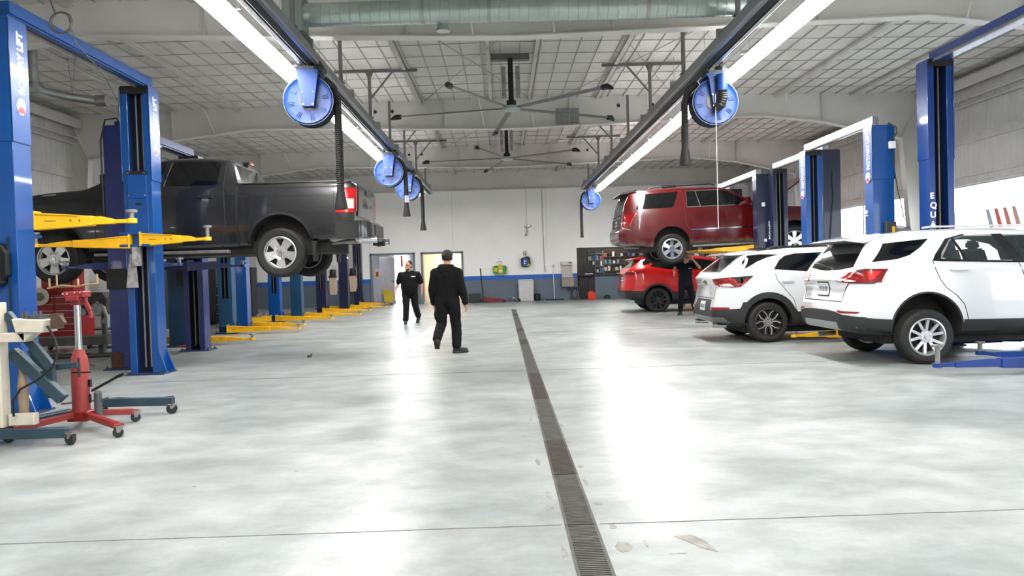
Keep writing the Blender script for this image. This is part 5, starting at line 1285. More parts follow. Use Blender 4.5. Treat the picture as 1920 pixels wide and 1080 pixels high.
# ---- person walking away in the aisle
P = thing('person', 'person in black hoodie and cap walking away up the aisle, seen from behind', 'person', (-.95, 12.8, 0))
b = MB()
head(b, (.02, .02, 1.635), PI + .1, 1.1)
caps(b, (.01, .0, 1.46), (.015, .0, 1.60), .062, .058); ell(b, (0, 0, 1.25), (.19, .12, .22)); ell(b, (0, .0, 1.0), (.17, .115, .16)); ell(b, (0, 0, .92), (.17, .12, .12))
LS, RS = (-.19, .0, 1.385), (.19, .0, 1.385)
LE, RE = (-.25, .02, 1.10), (.26, -.02, 1.09); LWr, RWr = (-.245, .10, .87), (.31, -.02, .87)
for s_, e_, w_ in ((LS, LE, LWr), (RS, RE, RWr)): caps(b, s_, e_, .055, .045); caps(b, e_, w_, .043, .03)
hand(b, LWr, (.1, .25, -1), (1, 0, 0), curl=.5, thumb=1); hand(b, RWr, (.08, .05, -1), (-1, -.2, 0), curl=.5, thumb=-1)
LH, RH = (-.10, 0, .90), (.10, .0, .90); LK, RK = (-.115, .04, .50), (.135, .08, .49); LA, RA = (-.17, -.28, .215), (.14, .05, .10)
for h_, k_, a_ in ((LH, LK, LA), (RH, RK, RA)): caps(b, h_, k_, .085, .058); caps(b, k_, a_, .055, .038)
fuse(b, 'body', SKIN, P, .009, 3)
b = MB()   # hoodie
caps(b, (0, 0, 1.30), (0, 0, 1.05), .205, .185, 1.08, .70); caps(b, (0, 0, 1.06), (0, .0, .95), .19, .185, 1.05, .72); caps(b, (-.11, 0, 1.37), (.11, 0, 1.37), .105, .105)
for s in (-1, 1): caps(b, (s * .03, 0, 1.46), (s * .20, 0, 1.375), .075, .085)
caps(b, LS, LE, .088, .078); caps(b, LE, LWr, .078, .052); caps(b, RS, RE, .088, .078); caps(b, RE, RWr, .080, .052)
caps(b, (-.09, -.075, 1.47), (.09, -.075, 1.47), .05, .05); caps(b, (-.06, -.10, 1.42), (.06, -.10, 1.42), .055, .055); ell(b, (0, -.115, 1.35), (.085, .045, .085)); caps(b, (-.10, -.04, 1.50), (.10, -.04, 1.50), .035, .035)
caps(b, (-.08, .06, 1.48), (.08, .06, 1.48), .04, .04)
fuse(b, 'hoodie', BLKC, P, .011, 9, .018, .13)
b = MB(); caps(b, (-.06, 0, .93), (.06, 0, .93), .115, .115, 1.35, 1.12)
caps(b, LH, LK, .118, .090); caps(b, LK, (LA[0], LA[1] + .01, LA[2] + .07), .090, .078); caps(b, RH, RK, .118, .092); caps(b, RK, (RA[0], RA[1], RA[2] + .04), .092, .085)
ell(b, (.20, .0, .66), (.03, .07, .10)); ell(b, (-.20, .0, .68), (.03, .07, .10))
fuse(b, 'trousers', BLKP, P, .011, 4, .020, .09)
b = MB(); boot(b, (LA[0], LA[1], LA[2] + .0), PI + .12, -1.05); fuse(b, 'boot', mat('reddish_boot_sole', (.035, .016, .014), .7, noise=.3, scale=20), P, .008, 2)
b = MB(); boot(b, (RA[0], RA[1], RA[2]), PI - 1.15, 0); fuse(b, 'boot', BOOT, P, .008, 2)
b = MB(); M = Matrix.Translation((.02, .02, 1.635)) @ Matrix.Rotation(PI + .1, 4, 'Z') @ Matrix.Scale(1.1, 4); b.M = M
ell(b, (0, .012, .052), (.090, .108, .082)); b.bb(-.085, .085, -.09, .11, .03, .045)
o = fuse(b, 'cap', mat('dark_olive_cap', (.045, .038, .030), .85, noise=.2, scale=30), P, .008, 3)
b = MB(); b.M = M; b.prism([(-.075, -.08), (-.07, -.15), (-.03, -.178), (.03, -.178), (.07, -.15), (.075, -.08)], .035, .045, 'z'); b.build('cap_brim', MATS['dark_olive_cap'], o, bevel=.003)
b = MB(); b.M = M; ell(b, (0, .035, .005), (.082, .082, .05)); b.build('hair', HAIR, P)
# ---- person walking towards the camera
P = thing('person', 'person in black short-sleeved work shirt walking toward the camera by the grey doorway', 'person', (-2.6, 20.95, 0))
b = MB(); hy = -.45
Mh = head(b, (-.015, -.03, 1.61), hy, 1.2)
caps(b, (0, .0, 1.44), (-.01, -.01, 1.57), .066, .06); ell(b, (0, 0, 1.22), (.22, .15, .24)); ell(b, (0, -.0, 1.02), (.18, .13, .17)); ell(b, (0, 0, .9), (.17, .12, .12))
LS, RS = (-.24, 0, 1.37), (.24, .0, 1.37); LE, RE = (-.33, .04, 1.10), (.335, .02, 1.08); LWr, RWr = (-.40, -.10, .90), (.34, .0, .86)
for s_, e_, w_ in ((LS, LE, LWr), (RS, RE, RWr)): caps(b, s_, e_, .062, .050); caps(b, e_, w_, .048, .033)
hand(b, LWr, (-.25, -.3, -.9), (.6, .5, 0), curl=.35, thumb=-1); hand(b, RWr, (0, -.05, -1), (-1, 0, 0), curl=.5, thumb=1)
LH, RH = (-.11, 0, .88), (.11, .0, .88); LK, RK = (-.10, -.05, .48), (.14, .06, .49); LA, RA = (-.12, -.12, .10), (.19, .25, .16)
for h_, k_, a_ in ((LH, LK, LA), (RH, RK, RA)): caps(b, h_, k_, .095, .062); caps(b, k_, a_, .058, .04)
body = fuse(b, 'body', SKIN, P, .009, 3); face_bits(Mh, P)
b = MB(); caps(b, (0, -.01, 1.24), (0, -.03, .98), .225, .225, 1.08, .85)
for s in (-1, 1): caps(b, (s * .03, 0, 1.42), (s * .21, 0, 1.355), .075, .09)
caps(b, LS, Vector(LS).lerp(Vector(LE), .72), .088, .084); caps(b, RS, Vector(RS).lerp(Vector(RE), .72), .088, .084)
sh = fuse(b, 'work_shirt', BLKC, P, .011, 8, .014, .14)
b = MB(); b.bb(.075, .185, -.205, -.150, 1.30, 1.325); b.build('name_patch', INK, sh, smooth=False)
b = MB(); b.M = Mh; ell(b, (0, .030, .055), (.083, .094, .076)); ell(b, (0, .05, .0), (.08, .07, .07)); fuse(b, 'hair', HAIR, P, .008, 2)
b = MB(); b.M = Mh; ell(b, (0, -.055, -.085), (.050, .045, .032)); fuse(b, 'beard', mat('short_beard', (.10, .05, .035), .8, noise=.2, scale=60), P, .008, 2)
b = MB(); caps(b, (-.06, 0, .92), (.06, 0, .92), .13, .13, 1.3, 1.1); caps(b, LH, LK, .122, .092); caps(b, LK, (LA[0], LA[1], LA[2] + .03), .09, .085); caps(b, RH, RK, .122, .092); caps(b, RK, (RA[0], RA[1], RA[2] + .05), .09, .085)
fuse(b, 'trousers', BLKP, P, .011, 4, .016, .09)
b = MB(); boot(b, LA, .05); fuse(b, 'boot', BOOT, P, .008, 2); b = MB(); boot(b, RA, -.1, .45); fuse(b, 'boot', BOOT, P, .008, 2)
# ---- mechanic under the raised SUV
P = thing('person', 'mechanic in dark navy clothes standing under the raised dark red SUV, arms lifted', 'person', (5.2, 21.12, 0))
b = MB(); Mh = head(b, (.03, -.04, 1.61), .15, 1.08)
caps(b, (0, 0, 1.44), (.02, -.02, 1.56), .058, .055); ell(b, (0, 0, 1.22), (.18, .12, .23)); ell(b, (0, 0, 1.0), (.16, .115, .16)); ell(b, (0, 0, .9), (.165, .12, .12))
LS, RS = (-.19, 0, 1.40), (.19, -.01, 1.40); LE, RE = (-.31, -.10, 1.34), (.37, -.14, 1.33); LWr, RWr = (-.37, -.20, 1.26), (.17, -.26, 1.55)
for s_, e_, w_ in ((LS, LE, LWr), (RS, RE, RWr)): caps(b, s_, e_, .055, .045); caps(b, e_, w_, .043, .031)
hand(b, LWr, (-.05, -.2, -1), (.9, .2, 0), curl=.3, thumb=-1); hand(b, RWr, (-.55, -.2, .7), (-.4, .8, 0), curl=.5, thumb=-1)
LH, RH = (-.10, 0, .90), (.10, .0, .90); LK, RK = (-.14, -.02, .50), (.17, -.02, .50); LA, RA = (-.17, -.02, .10), (.26, .0, .10)
for h_, k_, a_ in ((LH, LK, LA), (RH, RK, RA)): caps(b, h_, k_, .085, .058); caps(b, k_, a_, .055, .038)
fuse(b, 'body', SKIN, P, .009, 3); face_bits(Mh, P)
b = MB(); b.M = Mh; ell(b, (0, .030, .055), (.083, .094, .076)); ell(b, (0, .05, .0), (.08, .07, .07)); fuse(b, 'hair', HAIR, P, .008, 2)
b = MB(); caps(b, (0, -.0, 1.27), (0, -.0, .88), .19, .185, 1.06, .76)
for s in (-1, 1): caps(b, (s * .03, 0, 1.43), (s * .17, 0, 1.38), .065, .08)
caps(b, LS, Vector(LS).lerp(Vector(LE), .65), .078, .07); caps(b, RS, Vector(RS).lerp(Vector(RE), .65), .078, .07)
sh = fuse(b, 'work_shirt', NAVC, P, .011, 7, .012, .14)
b = MB(); b.bb(.06, .13, -.165, -.145, 1.30, 1.325); b.build('name_patch', mat('grey_patch', (.35, .36, .38), .6, noise=0), sh, smooth=False)
b = MB(); caps(b, (-.06, 0, .92), (.06, 0, .92), .115, .115, 1.3, 1.05); caps(b, LH, LK, .112, .085); caps(b, LK, (LA[0], LA[1], LA[2] + .06), .083, .075); caps(b, RH, RK, .112, .085); caps(b, RK, (RA[0], RA[1], RA[2] + .06), .083, .075)
fuse(b, 'trousers', NAVC, P, .011, 4, .014, .09)
b = MB(); boot(b, LA, -.5); fuse(b, 'boot', BOOT, P, .008, 2); b = MB(); boot(b, RA, .15); fuse(b, 'boot', BOOT, P, .008, 2)
# ================================================================== SHOP PROPS
CAST = mat('caster_black', (.02, .02, .02), .5, noise=0)
def caster(par, x, y, top, R=.05, rz=0, name='caster'):
    b = MB(); b.M = Matrix.Translation((x, y, 0)) @ Matrix.Rotation(rz, 4, 'Z')
    b.lathe([(R * .55, -.018), (R * .92, -.018), (R, -.010), (R, .010), (R * .92, .018), (R * .55, .018)], 22, 'y', (0, 0, R)); b.lathe([(R * .2, -.022), (R * .2, .022)], 10, 'y', (0, 0, R))
    for k in range(5): a = k * 2 * PI / 5; b.beam((0, 0, R), (R * .6 * math.cos(a), 0, R + R * .6 * math.sin(a)), .02, .014, up=(0, 1, 0))
    w_ = b.build(name, CAST, par, smooth=30)
    b = MB(); b.M = Matrix.Translation((x, y, 0)) @ Matrix.Rotation(rz, 4, 'Z')
    for s in (-1, 1): b.prism([(-.012, R), (.012, R), (.05, top - .006), (-.02, top - .006)], s * .022, s * .026)
    b.bb(-.035, .055, -.035, .035, top - .008, top); b.build('caster_fork', STEEL, w_, smooth=False)
# ---- red transmission jack
JR = mat('jack_red_paint', (.28, .018, .015), .4, noise=.15, scale=8)
t = thing('transmission_jack', 'red floor transmission jack on casters at left, in front of the tool chest', 'jack', (-4.03, 7.12, 0))
b = MB(); b.lathe([(.075, .10), (.078, .12), (.076, .62), (.070, .68), (.050, .73), (.048, .76)], 28, 'z'); b.build('hydraulic_cylinder', mat('jack_red_faded', (.35, .062, .055), .5, noise=.12, scale=5), t)
b = MB(); b.lathe([(.030, .74), (.030, 1.24)], 18, 'z'); b.build('ram_rod', CHROME, t)
for (x, y) in ((.36, .30), (.56, -.43), (-.36, -.50), (-.22, .45)):
    b = MB(); d = Vector((x, y, 0)); n_ = d.normalized(); 
    b.beam((n_.x * .03, n_.y * .03, .15), (x * .96, y * .96, .105), .055, .055); b.beam((x * .9, y * .9, .115), (x * 1.06, y * 1.06, .115), .075, .012); b.build('base_leg', JR, t, bevel=.004)
    caster(t, x, y, .11, .045, rz=.5)
b = MB(); b.bb(-.10, .10, -.08, .08, .085, .18); b.build('base_block', JR, t, bevel=.01)
b = MB(); b.beam((.10, .02, .36), (.38, -.02, .50), .035, .02); b.beam((.36, -.02, .49), (.44, -.03, .52), .05, .025); b.build('foot_pedal', BLACK, t)
b = MB(); b.lathe([(.035, .12), (.035, .34), (.02, .36)], 14, 'z', (.16, .0, 0)); b.beam((.16, 0, .26), (.26, 0, .29), .02, .02); b.build('pump', DGREY, t)
b = MB(); b.lathe([(.05, 1.18), (.055, 1.24)], 18, 'z'); b.bb(-.09, .10, -.07, .07, 1.255, 1.31); b.bb(-.06, .06, -.09, .09, 1.22, 1.27); b.beam((.06, 0, 1.25), (.12, 0, 1.12), .03, .04); b.beam((.12, 0, 1.12), (.13, .0, 1.05), .03, .03); b.build('saddle_head', mat('saddle_red', (.30, .03, .035), .45, noise=.15), t, bevel=.006)
b = MB(); b.tube([(-.27, 0, 1.345), (-.13, 0, 1.37), (0, 0, 1.355), (.1, -.02, 1.37), (.215, 0, 1.38)], .010, 6)
for x, z0, z1 in ((-.25, 1.36, 1.44), (-.18, 1.36, 1.47), (.02, 1.36, 1.43), (.20, 1.38, 1.47)): b.tube([(x, 0, z0), (x + .0, 0, z1)], .009, 8)
b.build('adapter_forks', mat('brassy_steel', (.50, .38, .22), .4, .6, noise=.2), t)
for x in (-.08, -.04, .03, .08): 
    b = MB(); b.lathe([(.010, -.085), (.010, -.065)], 10, 'y', (x, 0, 1.29 + .01 * (x > 0))); b.build('bolt_head', CHROME, t)
b = MB(); b.tube([(.14, 0, .9 - .3), (.09, .0, .62)], .006, 5); b.bb(.075, .10, -.01, .02, .40, .47); b.bb(.078, .095, -.01, .01, .25, .33); b.build('valve', BLACK, t)
# ---- blue parallelogram dolly with cream post
TB = mat('dolly_blue_paint', (.035, .075, .10), .5, noise=.2, scale=6)
CR = mat('cream_paint', (.58, .54, .46), .5, noise=.12, scale=7)
t = thing('wheel_dolly', 'faded blue lifting dolly with cream post and tray at left edge', 'dolly', (-4.08, 6.5, 0))
def bx(p0, p1, w_, h_, name, m, **k):
    b = MB(); b.beam(p0, p1, w_, h_); return b.build(name, m, t, bevel=.005, **k)
bx((-.50, -.05, .11), (.30, -.05, .105), .07, .085, 'front_base_beam', TB)
bx((-.42, .0, .13), (-.14, .80, .13), .10, .075, 'diagonal_base_beam', TB)
bx((-.20, 1.35, .13), (.62, 1.30, .13), .07, .085, 'rear_base_beam', TB)
bx((-.24, .05, 1.14), (.13, .05, .66), .06, .075, 'upper_link', TB); bx((-.24, .10, .80), (.19, .10, .37), .075, .10, 'lower_link', TB)
bx((-.20, .3, .80), (.02, .3, .42), .05, .06, 'inner_link', TB); bx((.06, .14, .70), (.06, .14, .38), .06, .08, 'upright_link', TB)
bx((.0, .2, .64), (.28, .2, .66), .05, .05, 'link_stub', TB)
b = MB(); b.bb(-.34, -.24, -.06, .06, .16, 1.24); b.build('post', CR, t, bevel=.006)
b = MB(); b.bb(-.23, .0, -.10, .02, .90, .975); b.prism([(-.01, .90), (.10, .985), (-.02, .985), (-.06, .975)], -.10, .02); b.build('tray_bracket', CR, t, bevel=.004)
b = MB(); b.prism([(-.08, 1.10), (.20, 1.085), (.18, .975), (-.05, .985)], -.14, .08); tr = b.build('tray', CR, t, bevel=.006)
b = MB(); b.bb(-.02, .17, -.08, .05, 1.10, 1.125)
for x in (-.01, .02, .09, .14): b.lathe([(.012, 1.10), (.012, 1.16)], 8, 'z', (x, -.09, 0))
b.build('tray_bolts', DGREY, tr)
b = MB(); b.bb(.20, .26, -.05, .04, 1.0, 1.13); b.prism([(.24, 1.0), (.30, 1.05), (.25, 1.13)], -.03, .02); b.build('lever_bracket', mat('rusty_brown2', (.10, .06, .04), .7, noise=.3), tr)
b = MB(); b.tube([(.20, -.1, 1.03), (.27, -.12, .92), (.29, -.12, .80), (.24, -.12, .68), (.12, -.12, .58), (-.04, -.12, .50), (-.12, -.1, .40), (-.15, -.05, .26)], .010, 8); b.build('hydraulic_hose', BLACK, t)
b = MB(); b.lathe([(.035, .16), (.045, .5), (.03, .58), (.02, .80)], 14, 'z', (-.17, .12, 0)); b.build('hydraulic_ram', mat('tan_ram', (.30, .23, .16), .5, noise=.2), t)
b = MB(); b.bb(-.22, .0, -.02, .06, .17, .27); b.build('foot_block', CR, t, bevel=.006)
b = MB(); b.tube([(.28, .2, .72), (.28, .2, .55)], .010, 6); b.tube([(.22, .2, .59), (.38, .2, .59)], .008, 6); b.build('pin_handle', BLACK, t)
caster(t, .33, -.06, .105, .055, rz=-.4); caster(t, .60, 1.30, .105, .055, rz=.3); caster(t, -.45, -.05, .105, .055); caster(t, -.15, 1.36, .105, .055)
# hoses on floor
b = MB(); b.tube([(-5.1, 8.6, .012), (-4.6, 8.9, .012), (-4.1, 8.75, .012), (-3.95, 8.9, .012)], .010, 6); o = b.build('air_hose', mat('dark_red_hose', (.07, .02, .02), .6, noise=0)); tag(o, 'thin dark air hose on the floor behind the red jack', 'hose')
# ---- tool chests
def tool_chest(x, y, w_, d_, h_, m, rows, cols, label, top=True):
    t = thing('tool_chest', label, 'tool chest', (x, y, 0))
    b = MB(); b.bb(-w_ / 2, w_ / 2, -d_ / 2, d_ / 2, .14, h_); b.build('cabinet', m, t, bevel=.008)
    for r in range(rows):
        z0 = .18 + (h_ - .22) * r / rows; z1 = .18 + (h_ - .22) * (r + 1) / rows
        for c in range(cols):
            x0 = -w_ / 2 + .02 + (w_ - .04) * c / cols; x1 = -w_ / 2 + .02 + (w_ - .04) * (c + 1) / cols
            b = MB(); b.bb(x0 + .006, x1 - .006, -d_ / 2 - .016, -d_ / 2 - .001, z0 + .005, z1 - .012); dr = b.build('drawer', m, t, smooth=False)
            b = MB(); b.bb(x0 + .02, x1 - .02, -d_ / 2 - .026, -d_ / 2 - .016, z1 - .028, z1 - .014); b.build('drawer_handle', GREYM, dr, smooth=False)
    for sx in (-1, 1):
        for sy in (-1, 1): caster(t, sx * (w_ / 2 - .08), sy * (d_ / 2 - .08), .14, .055)
    return t
TR = mat('tool_chest_red', (.36, .016, .016), .35, noise=.08)
tool_chest(-9.12, 15.6, .98, .55, 1.18, TR, 7, 2, 'red roller tool chest with many drawers behind the red jack')
t = thing('tool_hutch', 'narrow red upper tool cabinet standing on the red tool chest', 'tool chest', (-9.0, 15.65, 1.185))
b = MB(); b.prism([(-.45, 0), (.20, 0), (.20, .68), (.12, .70), (-.45, .30)], -.22, .22); b.build('cabinet', TR, t, bevel=.01)
for r in range(5):
    b = MB(); b.bb(-.30 + r * .09, .17, -.235, -.221, .06 + r * .11, .15 + r * .11); dr = b.build('drawer', TR, t, smooth=False)
    b = MB(); b.bb(-.28 + r * .09, .15, -.245, -.235, .13 + r * .11, .143 + r * .11); b.build('drawer_handle', GREYM, dr, smooth=False)
tool_chest(-10.4, 16.9, .9, .5, 1.1, TR, 6, 1, 'second red tool chest farther left, behind the near blue column')
tool_chest(-7.75, 21.6, .85, .5, 1.25, mat('charcoal_cabinet', (.035, .035, .038), .45), 4, 1, 'charcoal tool cabinet under the truck, between lift columns')
tool_chest(-8.9, 18.7, .8, .5, 1.45, BLACK, 5, 1, 'tall black tool cabinet left of the faded blue lift')
tool_chest(-9.0, 25.0, .9, .5, 1.0, mat('green_grey_cabinet', (.10, .12, .11), .5), 5, 1, 'green grey tool cabinet in the far left bays')
for cx_, cy_, w_, h_, lab in ((-9.35, 23.4, 1.1, 1.95, 'tall dark storage cabinet by the left wall beyond the faded blue lift'), (-9.9, 20.6, 1.2, 1.7, 'wide dark storage cabinet by the left wall behind the black tool cabinet'), (-9.6, 27.6, 1.0, 1.8, 'farthest dark storage cabinet by the left wall near the paned door')):
    t = thing('storage_cabinet', lab, 'cabinet', (cx_, cy_, 0))
    b = MB(); b.bb(-w_ / 2, w_ / 2, -.28, .28, .06, h_); b.bb(-w_ / 2 + .05, w_ / 2 - .05, -.24, .24, 0, .06); b.build('cabinet', mat('dark_cabinet_paint', (.045, .045, .05), .5), t, bevel=.01)
    for s in (-1, 1):
        b = MB(); b.bb(s * .01, s * (w_ / 2 - .02), -.30, -.281, .1, h_ - .04); d_ = b.build('door', MATS['dark_cabinet_paint'], t, smooth=False)
        b = MB(); b.bb(s * .04, s * .06, -.325, -.30, h_ * .5, h_ * .5 + .14); b.build('door_handle', GREYM, d_, smooth=False)
t = thing('car_tire', 'upright tire rolled against the tall dark cabinet under the truck', 'tire', (-8.35, 22.6, 0))
b = MB(); b.lathe([(.20, -.10), (.30, -.12), (.345, -.09), (.35, 0), (.345, .09), (.30, .12), (.20, .10)], 28, 'y', (0, 0, .35), cap=False); b.build('tire', RUB, t)
b = MB(); b.lathe([(.21, -.09), (.19, -.07), (.05, -.03), (.05, .03), (.19, .07), (.21, .09)], 24, 'y', (0, 0, .35)); b.build('rim', SILV, t)
# work bench of heavy beams
t = thing('work_bench', 'low grey steel ramp bench on the floor behind the dolly', 'bench', (-8.15, 14.3, 0))
b = MB(); b.beam((-1.6, .3, .28), (.9, -.3, .33), .42, .16); b.build('bench_top', mat('grimy_grey_steel', (.12, .11, .10), .6, noise=.25, scale=4), t, bevel=.01)
b = MB(); b.beam((-1.6, -.35, .04), (1.35, -.1, .04), .28, .05); b.build('ramp_plate', mat('grimy_grey_steel2', (.09, .085, .08), .6, noise=.25), t, bevel=.006)
for x in (-1.1, .5):
    b = MB(); b.bb(x - .05, x + .05, -.05, .05, .05, .22); b.build('leg', DGREY, t)
# engine on a stand
t = thing('engine', 'greasy metal engine block on a stand right of the red tool chest', 'engine', (-8.22, 15.25, 0))
b = MB(); b.bb(-.25, .28, -.2, .2, .75, 1.08); b.prism([(-.2, 1.08), (.24, 1.08), (.16, 1.2), (-.12, 1.2)], -.15, .15)
for k in range(4): b.lathe([(.05, -.26), (.055, -.2)], 14, 'y', (-.16 + .11 * k, 0, .95))
b.build('engine_block', mat('greasy_metal', (.10, .09, .085), .5, .5, noise=.4, scale=9), t, bevel=.015)
b = MB(); b.lathe([(.12, -.30), (.14, -.24), (.10, -.2)], 20, 'y', (.13, 0, .86)); b.lathe([(.07, -.28), (.07, -.2)], 16, 'y', (-.15, 0, .82)); b.build('pulley', STEEL, t)
b = MB(); b.tube([(.1, -.22, 1.0), (.26, -.26, .9), (.3, -.24, .72), (.2, -.2, .6)], .035, 8); b.build('manifold', mat('pale_cast_metal', (.42, .38, .33), .5, .4, noise=.2), t)
b = MB(); b.bb(-.04, .04, .2, .28, .08, .95); b.bb(-.3, .3, .2, .28, .03, .08); b.beam((0, .24, .06), (0, -.6, .06), .06, .05); b.build('stand', DGREY, t)
# jugs
for x, y, m, lab, r in ((-8.35, 16.3, mat('blue_jug_plastic', (.04, .22, .55), .4), 'blue plastic jug beside the violet column', .10), (-8.58, 16.2, mat('pale_jug_plastic', (.55, .65, .68), .4), 'pale translucent jug beside the blue jug', .10), (-8.12, 16.45, mat('white_jug_plastic', (.7, .7, .7), .4), 'white bucket beside the violet column', .12)):
    t = thing('jug', lab, 'jug', (x, y, .42))
    b = MB(); b.lathe([(r, 0), (r, .24), (r * .6, .30), (.03, .32), (.03, .36)], 18, 'z'); b.build('bottle', m, t)
    b = MB(); b.lathe([(.035, .34), (.035, .38)], 12, 'z'); b.build('screw_lid', BLACK, t)
t = thing('steel_table', 'low dark steel table holding the jugs behind the violet column', 'table', (-8.38, 16.35, 0))
b = MB(); b.bb(-.5, .5, -.38, .38, .385, .415); b.build('table_top', DGREY, t)
for sx in (-1, 1):
    for sy in (-1, 1):
        b = MB(); b.bb(sx * .46 - .02, sx * .46 + .02, sy * .34 - .02, sy * .34 + .02, 0, .385); b.build('leg', DGREY, t)
# pale disc leaning (fender cover / brake disc)
t = thing('brake_rotor', 'pale round brake rotor hanging on the red tool chest', 'brake rotor', (-9.38, 15.27, 1.14))
b = MB(); b.lathe([(.045, -.02), (.17, -.02), (.18, -.01), (.18, .01), (.045, .01)], 32, 'y'); b.build('disc', mat('pale_brake_steel', (.62, .58, .50), .4, .4, noise=.1), t)
b = MB(); b.lathe([(.08, -.055), (.085, -.02)], 24, 'y'); b.lathe([(.03, -.06), (.03, -.02)], 12, 'y'); b.build('hat', mat('brown_hub', (.22, .17, .12), .5, .4, noise=.2), t)
# dark parked car deep in left bays (just its dark flank shows below the truck)
# small floor litter
b = MB(); b.box((0, 0, .02), (.07, .05, .035), .4); b.box((.03, .02, .045), (.03, .03, .03), .1); o = b.build('rag', mat('brown_rag', (.12, .06, .05), .9, noise=.3, scale=30), bevel=.008); o.location = (-3.35, 12.85, 0); tag(o, 'crumpled brown rag on the floor left of the aisle', 'rag')
b = MB(); b.tube([(.0, 0, .012), (.15, .06, .012), (.3, 0, .012), (.2, -.08, .012), (.05, -.05, .012), (.12, .08, .02), (.28, .05, .02)], .012, 6); o = b.build('red_hose', mat('red_air_hose', (.45, .03, .03), .5, noise=0)); o.location = (-6.75, 15.5, .02); tag(o, 'coiled red air hose at the foot of the faded blue column', 'hose')
# ================================================================== FAR WALL ITEMS
WY = YF - .01
def flat(label, name, cat, x, z): return thing(name, label, cat, (x, WY, z))
t = flat('green and yellow eye wash station mounted above the blue stripe', 'eye_wash_station', 'eye wash', -.10, 1.26)
b = MB(); b.prism([(-.29, .02), (.30, .0), (.32, .38), (-.24, .40), (-.30, .3)], -.22, 0); b.build('green_tank', mat('safety_green', (.015, .38, .09), .45), t, bevel=.03)
b = MB(); b.bb(-.06, .14, -.24, -.22, .03, .40); b.lathe([(.07, .38), (.04, .48)], 14, 'z', (.03, -.12, 0)); b.build('yellow_panel', mat('safety_yellow', (.75, .55, .05), .45), t, bevel=.006)
b = MB(); b.bb(-.26, -.10, -.235, -.215, .12, .30); b.build('side_label', MATS['safety_yellow'], t, smooth=False)
b = MB(); b.bb(-.02, .12, -.25, -.24, .10, .18); b.build('instruction_card', INK, t, smooth=False)
t = flat('small grey pictogram brackets on the wall above the eye wash', 'wall_bracket', 'bracket', -.12, 1.82)
b = MB()
for x, z in ((-.10, 0), (0, .03), (.08, .02), (-.04, -.05), (.12, -.02), (.01, .14)): b.box((x, -.01, z), (.07, .02, .02), 0, 0, .5 * (x > 0) - .3)
b.build('bracket_bars', mat('bracket_grey', (.35, .35, .34), .5), t, smooth=False)
t = flat('blue and black wall mounted cord reel between eye wash and conduit', 'cord_reel', 'reel', 1.10, 1.55)
b = MB(); b.prism([(-.20, .0), (.14, .0), (.22, .1), (.2, .42), (.10, .5), (-.04, .44), (-.22, .42)], -.26, -.02); b.build('reel_case', mat('reel_case_black', (.03, .03, .035), .5), t, bevel=.03)
b = MB(); b.bb(-.13, .08, -.275, -.262, .06, .38); f_ = b.build('front_plate', mat('front_plate_blue', (.03, .16, .50), .4), t, smooth=False)
b = MB(); b.lathe([(.035, -.285), (.035, -.274)], 14, 'y', (-.04, 0, .27)); b.lathe([(.03, -.285), (.03, -.274)], 14, 'y', (-.05, 0, .17)); b.build('white_symbol', INK, f_, smooth=False)
b = MB(); b.prism([(.05, .05), (.17, .05), (.17, .16), (.11, .14)], -.28, -.262); b.build('yellow_sticker', MATS['safety_yellow'], t, smooth=False)
b = MB(); b.lathe([(.06, -.1), (.09, -.04), (.09, 0)], 16, 'y', (-.02, 0, .66)); b.tube([(-.02, -.05, .62), (.02, -.07, .5), (.06, -.1, .44)], .02, 6); b.build('swivel_mount', GREYM, t)
t = flat('thin grey conduit running down the far wall to an outlet box', 'conduit', 'conduit', 1.98, 0)
b = MB(); b.tube([(-.06, -.03, 5.1), (-.03, -.03, 1.5)], .016, 8); b.build('pipe', mat('conduit_grey', (.45, .45, .44), .5), t)
b = MB(); b.bb(-.06, .06, -.06, 0, 1.30, 1.44); b.bb(-.035, .035, -.05, 0, 1.44, 1.56); b.build('outlet_box', mat('outlet_white', (.68, .68, .66), .5), t, bevel=.008)
t = flat('second thinner cord hanging down the far wall to a metal fitting', 'drop_cord', 'cord', 1.2, 0)
b = MB(); b.tube([(0, -.04, 5.1), (0, -.04, 3.3)], .007, 5); b.build('cord', GREYM, t)
b = MB(); b.tube([(-.12, -.05, 3.42), (-.05, -.06, 3.38), (0, -.06, 3.30), (.02, -.06, 3.2)], .018, 6); b.tube([(.0, -.05, 3.34), (.14, -.05, 3.36), (.20, -.05, 3.42), (.18, -.05, 3.48)], .014, 6); b.tube([(.02, -.06, 3.22), (-.03, -.06, 3.10)], .024, 8); b.tube([(-.03, -.06, 3.08), (-.05, -.06, 2.97)], .045, 8); b.build('fitting', STEEL, t)
t = flat('tall white plastic panel bin standing against the slate wainscot', 'panel_bin', 'bin', 1.08, 0)
b = MB(); b.prism([(-.34, 0), (.34, 0), (.33, .3), (.35, .97), (.30, .99), (-.30, .99), (-.35, .97), (-.33, .3)], -.34, -.02); b.build('shell', mat('white_plastic', (.62, .62, .62), .4), t, bevel=.03)
b = MB(); b.bb(-.30, .30, -.352, -.338, .92, .95); b.build('rim', mat('white_plastic_rim', (.5, .5, .5), .4), t)
o = MB().lathe([(.12, 0), (.15, .1), (.13, .3), (.10, .33)], 16, 'z').build('waste_bag', BLACK); o.location = (1.58, WY - .22, 0); tag(o, 'small black bag beside the white panel bin', 'bag')
t = thing('floor_squeegee', 'floor squeegee with white handle leaning on the far wall', 'squeegee', (2.36, WY - .25, 0))
b = MB(); b.bb(-.42, .42, -.03, .03, .0, .07); b.build('blade', BLACK, t)
b = MB(); b.tube([(0, 0, .07), (-.02, .15, 1.42)], .017, 8); b.build('handle', mat('handle_white', (.72, .74, .78), .4, noise=0), t)
b = MB(); b.bb(-.03, .03, .14, .22, 1.50, 1.62); b.build('wall_hook', GREYM, t)
